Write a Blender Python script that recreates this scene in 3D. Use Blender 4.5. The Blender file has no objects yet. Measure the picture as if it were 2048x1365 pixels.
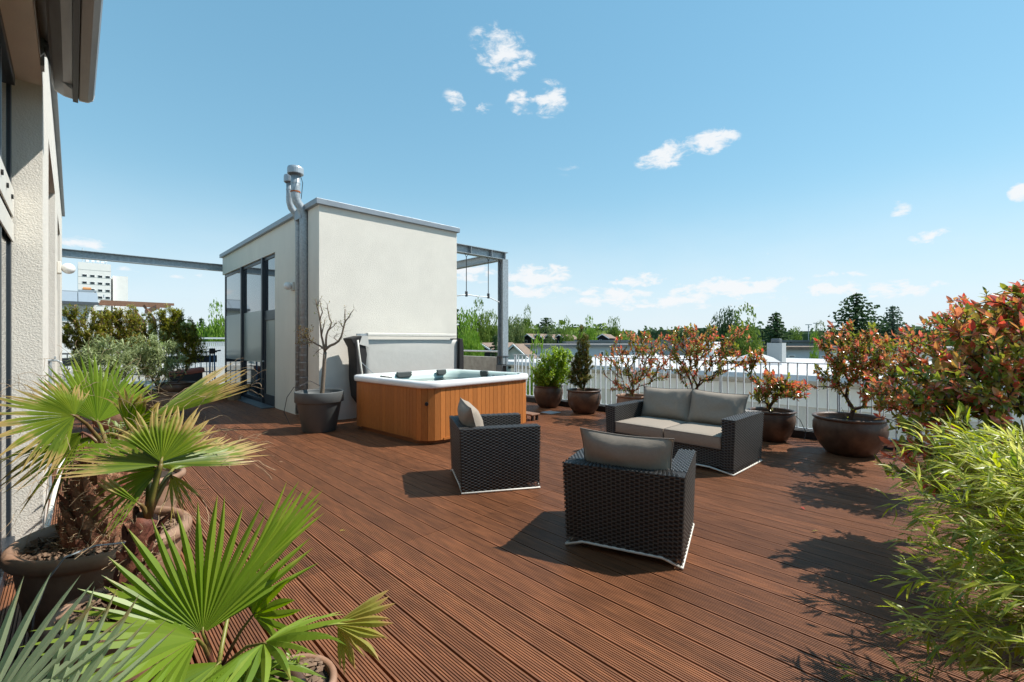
import bpy, math, random
from mathutils import Vector, Matrix, noise
PI = math.pi
rnd = random.Random(7)
C = bpy.context.scene.collection
S = bpy.context.scene

# ------------------------------------------------------------------ camera, sky, sun, exposure
TH = math.radians(46.05)
FW = Vector((math.cos(TH), math.sin(TH), 0)); RT = Vector((math.sin(TH), -math.cos(TH), 0))
FPX, CX, CY, EYE = 911.0, 1024.0, 682.5, 1.5
cam = bpy.data.cameras.new('camera'); co = bpy.data.objects.new('camera', cam); C.objects.link(co)
cam.lens = 36 * FPX / 2048; cam.sensor_width = 36; cam.clip_start = .05; cam.clip_end = 20000
co.location = (0, 0, EYE); co.rotation_euler = (PI / 2, 0, TH - PI / 2)
S.camera = co

def at(x, y, d):
    """a point of the place seen at (x, y) of the photograph at depth d"""
    return FW * d + RT * ((x - CX) / FPX * d) + Vector((0, 0, EYE - (y - CY) / FPX * d))
def at_z(x, y, z):
    return at(x, y, FPX * (EYE - z) / (y - CY))
def at_Y(x, y, Y):
    v = at(x, y, 1.0); t = Y / v.y
    return at(x, y, t)
def at_X(x, y, X):
    v = at(x, y, 1.0); return at(x, y, X / v.x)

SUN_EL = math.radians(52.5); SH = Vector((-.80, .60, 0)).normalized()   # horizontal direction in which shadows fall
sun_dir = Vector((-SH.x * math.cos(SUN_EL), -SH.y * math.cos(SUN_EL), math.sin(SUN_EL)))
sl = bpy.data.lights.new('sun', 'SUN'); sl.energy = 4.6; sl.angle = math.radians(.53); sl.color = (1, .955, .88)
so = bpy.data.objects.new('sun', sl); C.objects.link(so)
so.rotation_euler = sun_dir.to_track_quat('Z', 'Y').to_euler(); so.location = (10, -8, 20)

W = bpy.data.worlds.new('World'); S.world = W; W.use_nodes = True
wn = W.node_tree; wn.nodes.clear()
def N(t, nt=None, **k):
    n = (nt or wn).nodes.new(t)
    for a, b in k.items(): setattr(n, a, b)
    return n
sky = N('ShaderNodeTexSky', sky_type='NISHITA', sun_disc=False, sun_elevation=SUN_EL,
        sun_rotation=math.atan2(sun_dir.x, sun_dir.y), altitude=0, air_density=1.1, dust_density=.05, ozone_density=2.6)
SKY = .262
bg = N('ShaderNodeBackground'); bg.inputs['Strength'].default_value = SKY
hs = N('ShaderNodeHueSaturation'); hs.inputs['Saturation'].default_value = 1.62; hs.inputs['Hue'].default_value = .480
gm = N('ShaderNodeGamma'); gm.inputs['Gamma'].default_value = .50; wn.links.new(sky.outputs[0], gm.inputs['Color']); wn.links.new(gm.outputs[0], hs.inputs['Color']); wn.links.new(hs.outputs[0], bg.inputs['Color'])
bgc = N('ShaderNodeBackground'); bgc.inputs['Color'].default_value = (.96, .98, 1, 1); bgc.inputs['Strength'].default_value = .70
geo = N('ShaderNodeTexCoord')
def wmath(op, a, b=None, clamp=False):
    n = N('ShaderNodeMath', operation=op, use_clamp=clamp)
    for i, v in enumerate((a, b)):
        if v is None: continue
        if isinstance(v, (int, float)): n.inputs[i].default_value = v
        else: wn.links.new(v, n.inputs[i])
    return n.outputs[0]
def wdot(vec):
    n = N('ShaderNodeVectorMath', operation='DOT_PRODUCT'); wn.links.new(geo.outputs['Generated'], n.inputs[0])
    n.inputs[1].default_value = vec; return n.outputs['Value']
# clouds: centre x, y, half width, half height (photograph pixels, turned into directions), amount
CL = [(1005, 105, 62, 34, 1.0, 28), (1045, 125, 30, 18, .8, 0), (912, 202, 24, 16, .55, 30), (968, 218, 18, 11, .55, 0), (1043, 205, 26, 22, .9, 0),
      (1102, 200, 30, 30, .8, 0), (1340, 308, 46, 22, 1.05, -15), (1300, 325, 26, 16, .7, 0), (1430, 282, 40, 20, 1.15, 0), (1140, 333, 28, 16, .2, 0),
      (1800, 418, 22, 18, .55, 0), (2040, 384, 22, 16, 1.0, 0), (1865, 474, 44, 17, .5, 0), (1548, 506, 26, 7, .5, 0), (1725, 524, 28, 6, .4, 0),
      (1075, 552, 66, 19, 1.15, 0), (935, 548, 50, 17, 1.05, 0), (1075, 583, 62, 13, .95, 0), (1275, 562, 50, 14, 1.1, 0), (1455, 577, 100, 19, 1.15, 0),
      (1225, 592, 80, 17, 1.0, 0), (1300, 607, 95, 13, .95, 0), (1650, 553, 24, 10, .7, 0), (1720, 547, 32, 8, .7, 0), (1700, 580, 90, 17, .95, 0),
      (1800, 578, 80, 16, .85, 0), (165, 486, 52, 13, .85, 4), (375, 552, 38, 8, .6, 0), (255, 541, 26, 8, .6, 0), (1570, 560, 18, 8, .6, 0), (1560, 598, 80, 12, .45, 0),
      (1420, 612, 120, 10, .4, 0), (2330, 420, 60, 28, 1, 0), (-250, 540, 90, 18, .9, 0)]
dens = None
for (x, y, w_, h_, am, rot) in CL:
    c = (at(x, y, 1) - Vector((0, 0, EYE))); L = c.length; c.normalize()
    r = Vector((-c.y, c.x, 0)).normalized() * -1; u = r.cross(c).normalized()
    a = math.radians(-rot); r2 = r * math.cos(a) + u * math.sin(a); u2 = u * math.cos(a) - r * math.sin(a)
    k = (RT.dot(r)) ** 1  # foreshortening off-axis
    ww = 1.12 * w_ / FPX / L * max(.5, 1 / L * 1.0); hh = 1.08 * h_ / FPX / L
    p = wdot(r2 / ww); q = wdot(u2 / hh)
    s = wmath('ADD', wmath('MULTIPLY', p, p), wmath('MULTIPLY', q, q))
    v = wmath('MULTIPLY', wmath('SUBTRACT', 1.0, wmath('MULTIPLY', s, .55)), am)
    dens = v if dens is None else wmath('MAXIMUM', dens, v)
mp = N('ShaderNodeMapping'); mp.inputs['Scale'].default_value = (1, 1, 2.2); wn.links.new(geo.outputs['Generated'], mp.inputs['Vector'])
nz = N('ShaderNodeTexNoise'); nz.inputs['Scale'].default_value = 26; nz.inputs['Detail'].default_value = 9; nz.inputs['Roughness'].default_value = .62
nz.inputs['Distortion'].default_value = .3
wn.links.new(mp.outputs[0], nz.inputs['Vector'])
n2 = N('ShaderNodeTexNoise'); n2.inputs['Scale'].default_value = 7; n2.inputs['Detail'].default_value = 6; wn.links.new(mp.outputs[0], n2.inputs['Vector'])
tot = wmath('ADD', dens, wmath('MULTIPLY', wmath('SUBTRACT', nz.outputs['Fac'], .5), 3.6))
mr = N('ShaderNodeMapRange', interpolation_type='SMOOTHSTEP'); wn.links.new(tot, mr.inputs['Value'])
mr.inputs['From Min'].default_value = .22; mr.inputs['From Max'].default_value = 1.15
inside = N('ShaderNodeMapRange', interpolation_type='SMOOTHSTEP'); wn.links.new(dens, inside.inputs['Value'])
inside.inputs['From Min'].default_value = 0; inside.inputs['From Max'].default_value = .45
fac = wmath('MULTIPLY', mr.outputs[0], inside.outputs[0])
# thin bright haze of far clouds low over the whole horizon
z = wdot((0, 0, 1))
band = N('ShaderNodeMapRange', interpolation_type='SMOOTHSTEP'); wn.links.new(z, band.inputs['Value'])
band.inputs['From Min'].default_value = .34; band.inputs['From Max'].default_value = .0
band.inputs['To Min'].default_value = 0; band.inputs['To Max'].default_value = .30
bgh = N('ShaderNodeBackground'); bgh.inputs['Color'].default_value = (.62, .82, 1, 1); bgh.inputs['Strength'].default_value = .72
mixh = N('ShaderNodeMixShader'); hb = N('ShaderNodeMapRange', interpolation_type='SMOOTHSTEP'); wn.links.new(z, hb.inputs['Value']); hb.inputs['From Min'].default_value = .30; hb.inputs['From Max'].default_value = -.02; hb.inputs['To Max'].default_value = .75
wn.links.new(hb.outputs[0], mixh.inputs[0]); wn.links.new(bg.outputs[0], mixh.inputs[1]); wn.links.new(bgh.outputs[0], mixh.inputs[2])
b2 = wmath('MULTIPLY', band.outputs[0], wmath('MULTIPLY', n2.outputs['Fac'], 1.5, clamp=True))
fac = wmath('MAXIMUM', wmath('MULTIPLY', fac, .93), b2)
mix = N('ShaderNodeMixShader'); wn.links.new(fac, mix.inputs[0]); wn.links.new(mixh.outputs[0], mix.inputs[1]); wn.links.new(bgc.outputs[0], mix.inputs[2])
out = N('ShaderNodeOutputWorld'); wn.links.new(mix.outputs[0], out.inputs[0])
S.view_settings.view_transform = 'Standard'; S.view_settings.look = 'None'; S.view_settings.gamma = 1
S.view_settings.use_curve_mapping = False; S.view_settings.exposure = .48
S.cycles.max_bounces = 8; S.cycles.transparent_max_bounces = 12; S.cycles.use_denoising = True; S.cycles.sample_clamp_indirect = 6; S.cycles.caustics_reflective = False; S.cycles.caustics_refractive = False

# ------------------------------------------------------------------ materials
def mat(name, col, rough=.6, metal=0, var=.0, scale=8, bump=0, bscale=60, spec=None, obj_var=0, col2=None, trans=0, coords='Object', stretch=None, wet=0, isl=None, alpha=None):
    m = bpy.data.materials.new(name); m.use_nodes = True; nt = m.node_tree; ns = nt.nodes; L = nt.links
    b = ns['Principled BSDF']; b.inputs['Roughness'].default_value = rough; b.inputs['Metallic'].default_value = metal
    if spec is not None: b.inputs['Specular IOR Level'].default_value = spec
    tc = ns.new('ShaderNodeTexCoord'); v = tc.outputs[coords if coords != 'World' else 'Object']
    if coords == 'World': v = ns.new('ShaderNodeNewGeometry').outputs['Position']
    if stretch:
        mpp = ns.new('ShaderNodeMapping'); mpp.inputs['Scale'].default_value = stretch; L.new(v, mpp.inputs[0]); v = mpp.outputs[0]
    def tex(sc, det=6, ro=.6):
        t = ns.new('ShaderNodeTexNoise'); t.inputs['Scale'].default_value = sc; t.inputs['Detail'].default_value = det
        t.inputs['Roughness'].default_value = ro; L.new(v, t.inputs['Vector']); return t.outputs['Fac']
    cur = None
    if isl:
        g = ns.new('ShaderNodeNewGeometry') if isl != 'OBJ' else ns.new('ShaderNodeObjectInfo')
    rgb = ns.new('ShaderNodeRGB'); rgb.outputs[0].default_value = (*col, 1); cur = rgb.outputs[0]
    if col2 is not None:
        mx = ns.new('ShaderNodeMix'); mx.data_type = 'RGBA'; rmp = ns.new('ShaderNodeMapRange'); L.new(tex(scale), rmp.inputs['Value'])
        rmp.inputs['From Min'].default_value = .35; rmp.inputs['From Max'].default_value = .65
        L.new(rmp.outputs[0], mx.inputs['Factor']); L.new(cur, mx.inputs['A']); mx.inputs['B'].default_value = (*col2, 1); cur = mx.outputs['Result']
    if var or obj_var:
        h = ns.new('ShaderNodeHueSaturation'); L.new(cur, h.inputs['Color'])
        val = ns.new('ShaderNodeMapRange'); L.new(tex(scale * 1.7, 8), val.inputs['Value'])
        val.inputs['From Min'].default_value = .25; val.inputs['From Max'].default_value = .75
        val.inputs['To Min'].default_value = 1 - var; val.inputs['To Max'].default_value = 1 + var
        o = val.outputs[0]
        if obj_var:
            oi = ns.new('ShaderNodeObjectInfo'); r2 = ns.new('ShaderNodeMapRange'); L.new(oi.outputs['Random'], r2.inputs['Value'])
            r2.inputs['To Min'].default_value = 1 - obj_var; r2.inputs['To Max'].default_value = 1 + obj_var
            mm = ns.new('ShaderNodeMath'); mm.operation = 'MULTIPLY'; L.new(o, mm.inputs[0]); L.new(r2.outputs[0], mm.inputs[1]); o = mm.outputs[0]
        L.new(o, h.inputs['Value']); cur = h.outputs[0]
    L.new(cur, b.inputs['Base Color'])
    if bump:
        bp = ns.new('ShaderNodeBump'); bp.inputs['Strength'].default_value = 1; bp.inputs['Distance'].default_value = bump
        L.new(tex(bscale, 5, .65), bp.inputs['Height']); L.new(bp.outputs[0], b.inputs['Normal'])
    return m

def leafmat(name, cols, rough=.38, trans=.4, per='ISL', uvtip=None, spec=.5):
    """leaf: colour drawn at random per leaf from cols, partly translucent; uvtip = dry colour towards the tip"""
    m = bpy.data.materials.new(name); m.use_nodes = True; nt = m.node_tree; ns = nt.nodes; L = nt.links
    b = ns['Principled BSDF']; b.inputs['Roughness'].default_value = rough; b.inputs['Specular IOR Level'].default_value = spec
    if per == 'ISL': r = ns.new('ShaderNodeNewGeometry').outputs['Random Per Island']
    else: r = ns.new('ShaderNodeObjectInfo').outputs['Random']
    cr = ns.new('ShaderNodeValToRGB'); cr.color_ramp.elements[0].color = (*cols[0], 1); cr.color_ramp.elements[1].color = (*cols[-1], 1)
    for i, c in enumerate(cols[1:-1]):
        e = cr.color_ramp.elements.new((i + 1) / (len(cols) - 1)); e.color = (*c, 1)
    L.new(r, cr.inputs[0]); cur = cr.outputs[0]
    if uvtip:
        uv = ns.new('ShaderNodeTexCoord'); sp = ns.new('ShaderNodeSeparateXYZ'); L.new(uv.outputs['UV'], sp.inputs[0])
        nzz = ns.new('ShaderNodeTexNoise'); nzz.inputs['Scale'].default_value = 14; nzz.inputs['Detail'].default_value = 5; L.new(uv.outputs['Object'], nzz.inputs['Vector'])
        ed = ns.new('ShaderNodeMath'); ed.operation = 'ABSOLUTE'; L.new(sp.outputs['X'], ed.inputs[0])
        a1 = ns.new('ShaderNodeMath'); a1.operation = 'MULTIPLY_ADD'; L.new(ed.outputs[0], a1.inputs[0]); a1.inputs[1].default_value = uvtip[2]; L.new(sp.outputs['Y'], a1.inputs[2])
        a2 = ns.new('ShaderNodeMath'); a2.operation = 'MULTIPLY_ADD'; L.new(nzz.outputs['Fac'], a2.inputs[0]); a2.inputs[1].default_value = .9; L.new(a1.outputs[0], a2.inputs[2])
        a3 = ns.new('ShaderNodeMapRange'); L.new(a2.outputs[0], a3.inputs['Value']); a3.inputs['From Min'].default_value = uvtip[1]; a3.inputs['From Max'].default_value = uvtip[1] + .22
        mx = ns.new('ShaderNodeMix'); mx.data_type = 'RGBA'; L.new(a3.outputs[0], mx.inputs['Factor']); L.new(cur, mx.inputs['A']); mx.inputs['B'].default_value = (*uvtip[0], 1)
        cur = mx.outputs['Result']
    L.new(cur, b.inputs['Base Color'])
    t = ns.new('ShaderNodeBsdfTranslucent'); g = ns.new('ShaderNodeHueSaturation'); g.inputs['Value'].default_value = 1.5; g.inputs['Saturation'].default_value = 1.1
    L.new(cur, g.inputs['Color']); L.new(g.outputs[0], t.inputs[0])
    mx = ns.new('ShaderNodeMixShader'); mx.inputs[0].default_value = trans
    L.new(b.outputs[0], mx.inputs[1]); L.new(t.outputs[0], mx.inputs[2]); L.new(mx.outputs[0], ns['Material Output'].inputs[0])
    return m

M = {}
M['plank'] = mat('deck plank', (.25, .099, .043), .52, var=.32, scale=3, obj_var=.22, col2=(.155, .062, .029), coords='World', stretch=(9, .9, 9), bump=.0006, bscale=40, spec=.35)
M['groove'] = mat('painted groove shade', (.055, .028, .018), .9, var=.3, scale=6, coords='World')  # groove bottoms painted darker, their shade put into the colour
M['joist'] = mat('dark joist', (.006, .004, .003), .9)
M['stucco'] = mat('cream stucco', (.74, .70, .625), .95, var=.05, scale=1.3, bump=.006, bscale=85, coords='World', spec=.15)
M['stucco_soft'] = mat('smooth stucco', (.73, .695, .615), .95, var=.07, scale=1.1, stretch=(1, 1, .3), bump=.0012, bscale=160, coords='World', spec=.15)
M['coping'] = mat('zinc coping', (.26, .29, .32), .45, metal=.4, var=.1, scale=3)
M['frame'] = mat('anthracite frame', (.028, .036, .046), .38, spec=.5, var=.1)
M['galv'] = mat('galvanised steel', (.33, .37, .395), .45, metal=.3, var=.32, scale=14, coords='World', bump=.0004, bscale=50)
M['galvrail'] = mat('galvanised railing', (.60, .63, .65), .45, metal=.3, var=.15, scale=10, coords='World')
M['darksteel'] = mat('dark steel', (.12, .13, .14), .5, metal=.5, var=.2)
M['kerb'] = mat('dark kerb', (.03, .027, .025), .8)
M['wicker'] = mat('dark wicker strand', (.036, .031, .026), .34, spec=.85, var=.35, scale=40, obj_var=.08)
M['wickerin'] = mat('dark backing shell', (.012, .011, .011), .7)
M['cushion'] = mat('taupe cushion fabric', (.32, .27, .22), .95, var=.07, scale=25, bump=.0045, bscale=9, spec=.1)
M['piping'] = mat('pale piping', (.20, .175, .15), .9)
M['cedar'] = mat('cedar slat', (.44, .155, .038), .5, var=.2, scale=5, obj_var=.13, stretch=(12, 12, 1.2), spec=.3)
M['cedardark'] = mat('cedar plinth', (.27, .095, .03), .6, var=.2, stretch=(1, 1, 8))
M['tubwhite'] = mat('tub acrylic', (.83, .83, .83), .18, spec=.5, var=.012, scale=20)
M['basin'] = mat('tub basin', (.60, .72, .66), .22)
M['pillow'] = mat('tub pillow', (.09, .10, .095), .45)
M['cover'] = mat('cover vinyl', (.52, .51, .475), .55, var=.05, scale=4, bump=.004, bscale=7)
M['coverdark'] = mat('cover skirt', (.013, .012, .012), .75, bump=.004, bscale=10)
M['pot'] = mat('brown glazed pot', (.075, .040, .026), .40, var=.3, scale=6, col2=(.115, .065, .04), bump=.0015, bscale=14, spec=.45)
M['potlight'] = mat('weathered terracotta', (.27, .14, .08), .62, var=.3, scale=5, col2=(.34, .21, .14), bump=.002, bscale=14)
M['potgrey'] = mat('grey planter', (.085, .092, .092), .55, var=.06)
M['soil'] = mat('soil', (.045, .03, .02), .95, var=.4, scale=30, bump=.01, bscale=40)
M['chips'] = mat('bark chips', (.20, .125, .08), .9, var=.5, scale=30, coords='World')
M['bark'] = mat('grey bark', (.19, .145, .105), .9, var=.35, scale=30, bump=.003, bscale=60)
M['twig'] = mat('twig', (.06, .036, .026), .8, var=.3, scale=20)
M['palmtrunk'] = mat('palm trunk', (.19, .05, .03), .75, var=.5, scale=14, col2=(.42, .22, .12), bump=.012, bscale=22)
M['palmred'] = mat('red palm trunk', (.12, .028, .018), .75, var=.5, scale=14, col2=(.24, .085, .045), bump=.008, bscale=22)
M['fibre'] = mat('palm fibre', (.38, .27, .16), .9, var=.3, scale=30)
M['petiole'] = mat('petiole', (.22, .24, .04), .45, col2=(.14, .05, .03), scale=6)
M['log'] = mat('log', (.19, .14, .09), .9, var=.35, scale=10, stretch=(12, 12, 1), bump=.006, bscale=20)
M['white'] = mat('white paint', (.78, .79, .79), .5, var=.03)
M['whitewall'] = mat('white render', (.80, .79, .76), .85, var=.05, scale=.6, coords='World')
M['greywall'] = mat('grey cladding', (.34, .36, .36), .8, var=.08, scale=.3, coords='World', stretch=(1, 1, .3))
M['bluegrey'] = mat('pale bluish render', (.50, .55, .60), .8, var=.06, scale=.3, coords='World')
M['beige'] = mat('beige wall', (.60, .575, .53), .85, var=.05, scale=.4, coords='World')
M['roofwhite'] = mat('white roof membrane', (.60, .585, .58), .8, var=.08, scale=.5, coords='World')
M['roofgrey'] = mat('grey felt roof', (.27, .25, .24), .9, var=.2, scale=.5, coords='World')
M['rooftile'] = mat('brown roof tile', (.22, .155, .115), .9, var=.25, scale=2, coords='World')
M['dark'] = mat('dark opening', (.02, .025, .03), .25)
M['timber'] = mat('pergola timber', (.22, .115, .07), .8, var=.2, scale=3)
M['darktimber'] = mat('black timber', (.02, .02, .024), .8)
M['zinc'] = mat('zinc sheet', (.36, .41, .45), .45, metal=.3, var=.08)
M['orange'] = mat('orange clay', (.55, .25, .09), .8)
M['blue'] = mat('blue paint', (.09, .22, .42), .4)
M['black'] = mat('black plastic', (.012, .012, .013), .4)
M['pink'] = mat('faded red cloth', (.42, .14, .10), .9, var=.2)
M['concrete'] = mat('concrete', (.33, .32, .29), .9, var=.3, scale=4, coords='World', bump=.002)
M['yellow'] = mat('yellow canvas', (.75, .72, .30), .8)
M['ground'] = mat('ground cover', (.075, .10, .04), .95, var=.5, scale=.08, col2=(.10, .10, .07), coords='World')
M['grass'] = mat('lawn', (.07, .12, .03), .95, var=.3, scale=1)
M['awn'] = mat('awning aluminium', (.27, .26, .245), .42, metal=.35, var=.2, scale=6, stretch=(1, .2, 1))
M['ivory'] = mat('ivory metal', (.70, .67, .60), .45, var=.08)
M['globe'] = mat('opal globe', (.82, .82, .80), .2)
M['hose'] = mat('hose', (.02, .02, .022), .5)
M['rust'] = mat('rust', (.35, .10, .03), .9)
g = mat('window glass', (.02, .03, .04), .03, spec=1.0); M['glass'] = g
g.node_tree.nodes['Principled BSDF'].inputs['Coat Weight'].default_value = .6
M['glass'].node_tree.nodes['Principled BSDF'].inputs['Coat Roughness'].default_value = .02
M['frost'] = mat('frosted film', (.30, .33, .31), .3, spec=.5, var=.03)
m = mat('water', (.75, .95, .88), .02); b = m.node_tree.nodes['Principled BSDF']
b.inputs['Transmission Weight'].default_value = 1; b.inputs['IOR'].default_value = 1.33; M['water'] = m
bp = m.node_tree.nodes.new('ShaderNodeBump'); nn = m.node_tree.nodes.new('ShaderNodeTexNoise'); nn.inputs['Scale'].default_value = 6
bp.inputs['Distance'].default_value = .01; m.node_tree.links.new(nn.outputs['Fac'], bp.inputs['Height']); m.node_tree.links.new(bp.outputs[0], b.inputs['Normal'])
M['red'] = leafmat('young red leaf', [(.60, .10, .08), (.66, .22, .13), (.48, .30, .09), (.70, .20, .17)], .20, .4)
M['olive'] = leafmat('old leaf', [(.18, .24, .04), (.32, .33, .06), (.10, .15, .025), (.40, .26, .08)], .20, .4)
M['redo'] = leafmat('young red leaf single', [(.60, .10, .08), (.66, .22, .13), (.48, .30, .09), (.70, .20, .17)], .20, .4, per='OBJ')
M['oliveo'] = leafmat('old leaf single', [(.18, .24, .04), (.32, .33, .06), (.10, .15, .025), (.40, .26, .08)], .20, .4, per='OBJ')
M['lime'] = leafmat('lime leaf', [(.24, .36, .03), (.34, .44, .05), (.18, .28, .03)], .4, .4)
M['thuja'] = leafmat('thuja spray', [(.09, .14, .03), (.15, .18, .04), (.22, .16, .05)], .6, .3)
M['yew'] = leafmat('yew needle', [(.20, .22, .03), (.32, .31, .04), (.12, .16, .03)], .5, .3)
M['yewbrown'] = leafmat('yew brown needle', [(.24, .14, .06), (.30, .19, .07), (.15, .13, .04)], .6, .3)
M['oleander'] = leafmat('oleander leaf', [(.28, .34, .16), (.38, .43, .22), (.20, .26, .11)], .4, .3)
M['bamboo'] = leafmat('bamboo leaf', [(.46, .46, .05), (.28, .36, .04), (.60, .57, .18), (.15, .22, .03)], .35, .5)
M['bambooo'] = leafmat('bamboo leaf single', [(.46, .46, .05), (.28, .36, .04), (.60, .57, .18), (.15, .22, .03)], .35, .5, per='OBJ')
M['cane'] = mat('bamboo cane', (.20, .17, .05), .45, var=.2)
M['palm'] = leafmat('palm leaflet dry tips', [(.12, .19, .012), (.21, .27, .02), (.08, .14, .012)],   .42, .35, per='OBJ', uvtip=((.46, .33, .12), 1.12, .20))
M['palmgreen'] = leafmat('palm leaflet green', [(.15, .25, .015), (.23, .32, .03), (.11, .19, .015)], .42, .35, per='OBJ', uvtip=((.40, .38, .08), 1.38, .10))
M['palmblue'] = leafmat('palm leaflet grey', [(.42, .50, .28), (.48, .55, .33), (.36, .44, .23)], .45, .3, per='OBJ', uvtip=((.45, .30, .12), 1.34, .1))
M['palmyellow'] = leafmat('palm leaflet yellow', [(.34, .32, .05), (.28, .30, .05), (.40, .33, .08)], .45, .4, per='OBJ', uvtip=((.45, .30, .10), 1.2, .1))
def treemat(n, a, b): return leafmat(n, [a, b, tuple((x + y) / 2 for x, y in zip(a, b))], .7, .25, spec=.1)
M['t_mid'] = treemat('tree mid', (.11, .17, .03), (.19, .26, .06))
M['t_bright'] = treemat('tree bright', (.14, .25, .03), (.21, .33, .05))
M['t_dark'] = treemat('tree dark', (.032, .062, .026), (.06, .10, .04))
M['t_pale'] = treemat('tree pale', (.12, .16, .05), (.18, .22, .09))
M['t_blue'] = treemat('tree bluish', (.06, .10, .07), (.12, .16, .11))
M['t_far'] = treemat('tree far', (.075, .12, .055), (.12, .17, .08))

# ------------------------------------------------------------------ builders
class MB:
    def __init__(s): s.v = []; s.f = []; s.m = []; s.uv = None
    def add(s, vs, fs, mi=0):
        o = len(s.v); s.v += [tuple(x) for x in vs]; s.f += [tuple(i + o for i in f) for f in fs]; s.m += [mi] * len(fs); return s
    def box(s, x0, y0, z0, x1, y1, z1, mi=0):
        if x0 > x1: x0, x1 = x1, x0
        if y0 > y1: y0, y1 = y1, y0
        if z0 > z1: z0, z1 = z1, z0
        return s.add([(x0, y0, z0), (x1, y0, z0), (x1, y1, z0), (x0, y1, z0), (x0, y0, z1), (x1, y0, z1), (x1, y1, z1), (x0, y1, z1)],
                     [(3, 2, 1, 0), (4, 5, 6, 7), (0, 1, 5, 4), (1, 2, 6, 5), (2, 3, 7, 6), (3, 0, 4, 7)], mi)
    def tube(s, pts, r, n=8, mi=0, cap=True):
        pts = [Vector(p) for p in pts]; k = len(pts); rs = r if isinstance(r, (list, tuple)) else [r] * k
        vs = []; fs = []; up = None
        for i, p in enumerate(pts):
            d = (pts[min(i + 1, k - 1)] - pts[max(i - 1, 0)]);
            if d.length < 1e-9: d = Vector((0, 0, 1))
            d.normalize()
            if up is None: up = d.orthogonal().normalized()
            up = (up - d * up.dot(d)); up = up.normalized() if up.length > 1e-6 else d.orthogonal().normalized()
            w = d.cross(up)
            for j in range(n):
                a = 2 * PI * j / n; vs.append(p + (up * math.cos(a) + w * math.sin(a)) * rs[i])
        for i in range(k - 1):
            for j in range(n):
                a = i * n + j; b_ = i * n + (j + 1) % n; fs.append((a, b_, b_ + n, a + n))
        if cap: fs.append(tuple(range(n - 1, -1, -1))); fs.append(tuple((k - 1) * n + j for j in range(n)))
        return s.add(vs, fs, mi)
    def lathe(s, prof, n=32, c=(0, 0, 0), mi=0, wob=0):
        vs = []; fs = []; k = len(prof)
        for r, z_ in prof:
            for j in range(n):
                a = 2 * PI * j / n; q = 1 + (wob * noise.noise(Vector((math.cos(a) * 1.5, math.sin(a) * 1.5, z_ * 4))) if wob else 0)
                vs.append((c[0] + r * q * math.cos(a), c[1] + r * q * math.sin(a), c[2] + z_))
        for i in range(k - 1):
            for j in range(n):
                a = i * n + j; b_ = i * n + (j + 1) % n; fs.append((a, b_, b_ + n, a + n))
        fs.append(tuple(range(n - 1, -1, -1))); fs.append(tuple((k - 1) * n + j for j in range(n)))
        return s.add(vs, fs, mi)
    def prism(s, poly, a, b_, axis='x', mi=0):
        """polygon (2D) extruded along an axis from a to b"""
        n = len(poly)
        def P(u, v, t): return (t, u, v) if axis == 'x' else ((u, t, v) if axis == 'y' else (u, v, t))
        vs = [P(u, v, a) for u, v in poly] + [P(u, v, b_) for u, v in poly]
        fs = [tuple(range(n - 1, -1, -1)), tuple(range(n, 2 * n))] + [(i, (i + 1) % n, (i + 1) % n + n, i + n) for i in range(n)]
        return s.add(vs, fs, mi)
    def mesh(s, name, mats, smooth=False):
        me = bpy.data.meshes.new(name); me.from_pydata(s.v, [], s.f)
        for m_ in (mats if isinstance(mats, (list, tuple)) else [mats]): me.materials.append(M[m_] if isinstance(m_, str) else m_)
        me.polygons.foreach_set('material_index', s.m)
        if s.uv:
            uvl = me.uv_layers.new(name='UVMap'); dat = [0.0] * (2 * len(me.loops)); vi = [0] * len(me.loops); me.loops.foreach_get('vertex_index', vi)
            for i, q in enumerate(vi): dat[2 * i], dat[2 * i + 1] = s.uv[q]
            uvl.data.foreach_set('uv', dat)
        if smooth: me.polygons.foreach_set('use_smooth', [True] * len(me.polygons))
        me.validate(); me.update(); return me
    def obj(s, name, mats, parent=None, smooth=False, kind=None, bevel=0, angle=None):
        o = bpy.data.objects.new(name, s.mesh(name, mats, smooth)); C.objects.link(o)
        if parent is not None: o.parent = parent
        if kind: o['kind'] = kind
        if bevel:
            b_ = o.modifiers.new('b', 'BEVEL'); b_.width = bevel; b_.segments = 2; b_.limit_method = 'ANGLE'; b_.angle_limit = math.radians(40)
        if angle: 
            for e in ():
                pass
        return o
def place(me, name, parent=None, matrix=None, kind=None):
    o = bpy.data.objects.new(name, me); C.objects.link(o)
    if parent is not None: o.parent = parent
    if matrix is not None: o.matrix_basis = matrix
    if kind: o['kind'] = kind
    return o
def tag(o, label, cat, group=None):
    o['label'] = label; o['category'] = cat
    if group: o['group'] = group
    return o
def thing(name, label, cat, loc=(0, 0, 0), rz=0, group=None):
    o = bpy.data.objects.new(name, None); C.objects.link(o); o.location = loc; o.rotation_euler = (0, 0, rz)
    o.empty_display_size = .1
    return tag(o, label, cat, group)
def copy_thing(root, loc=None, rz=None, label=None, scale=None, group=None):
    r = root.copy(); C.objects.link(r)
    if loc is not None: r.location = loc
    if rz is not None: r.rotation_euler = (0, 0, rz)
    if scale is not None: r.scale = scale if isinstance(scale, tuple) else (scale,) * 3
    if label: r['label'] = label
    if group: r['group'] = group
    for ch in list(root.children):
        c = ch.copy(); C.objects.link(c); c.parent = r
        for g_ in list(ch.children):
            d = g_.copy(); C.objects.link(d); d.parent = c
    return r
def basis(x, y, z_, p): return Matrix(((x[0], y[0], z_[0], p[0]), (x[1], y[1], z_[1], p[1]), (x[2], y[2], z_[2], p[2]), (0, 0, 0, 1)))
def rv(s=1): return Vector((rnd.uniform(-1, 1), rnd.uniform(-1, 1), rnd.uniform(-1, 1))) * s

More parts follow.
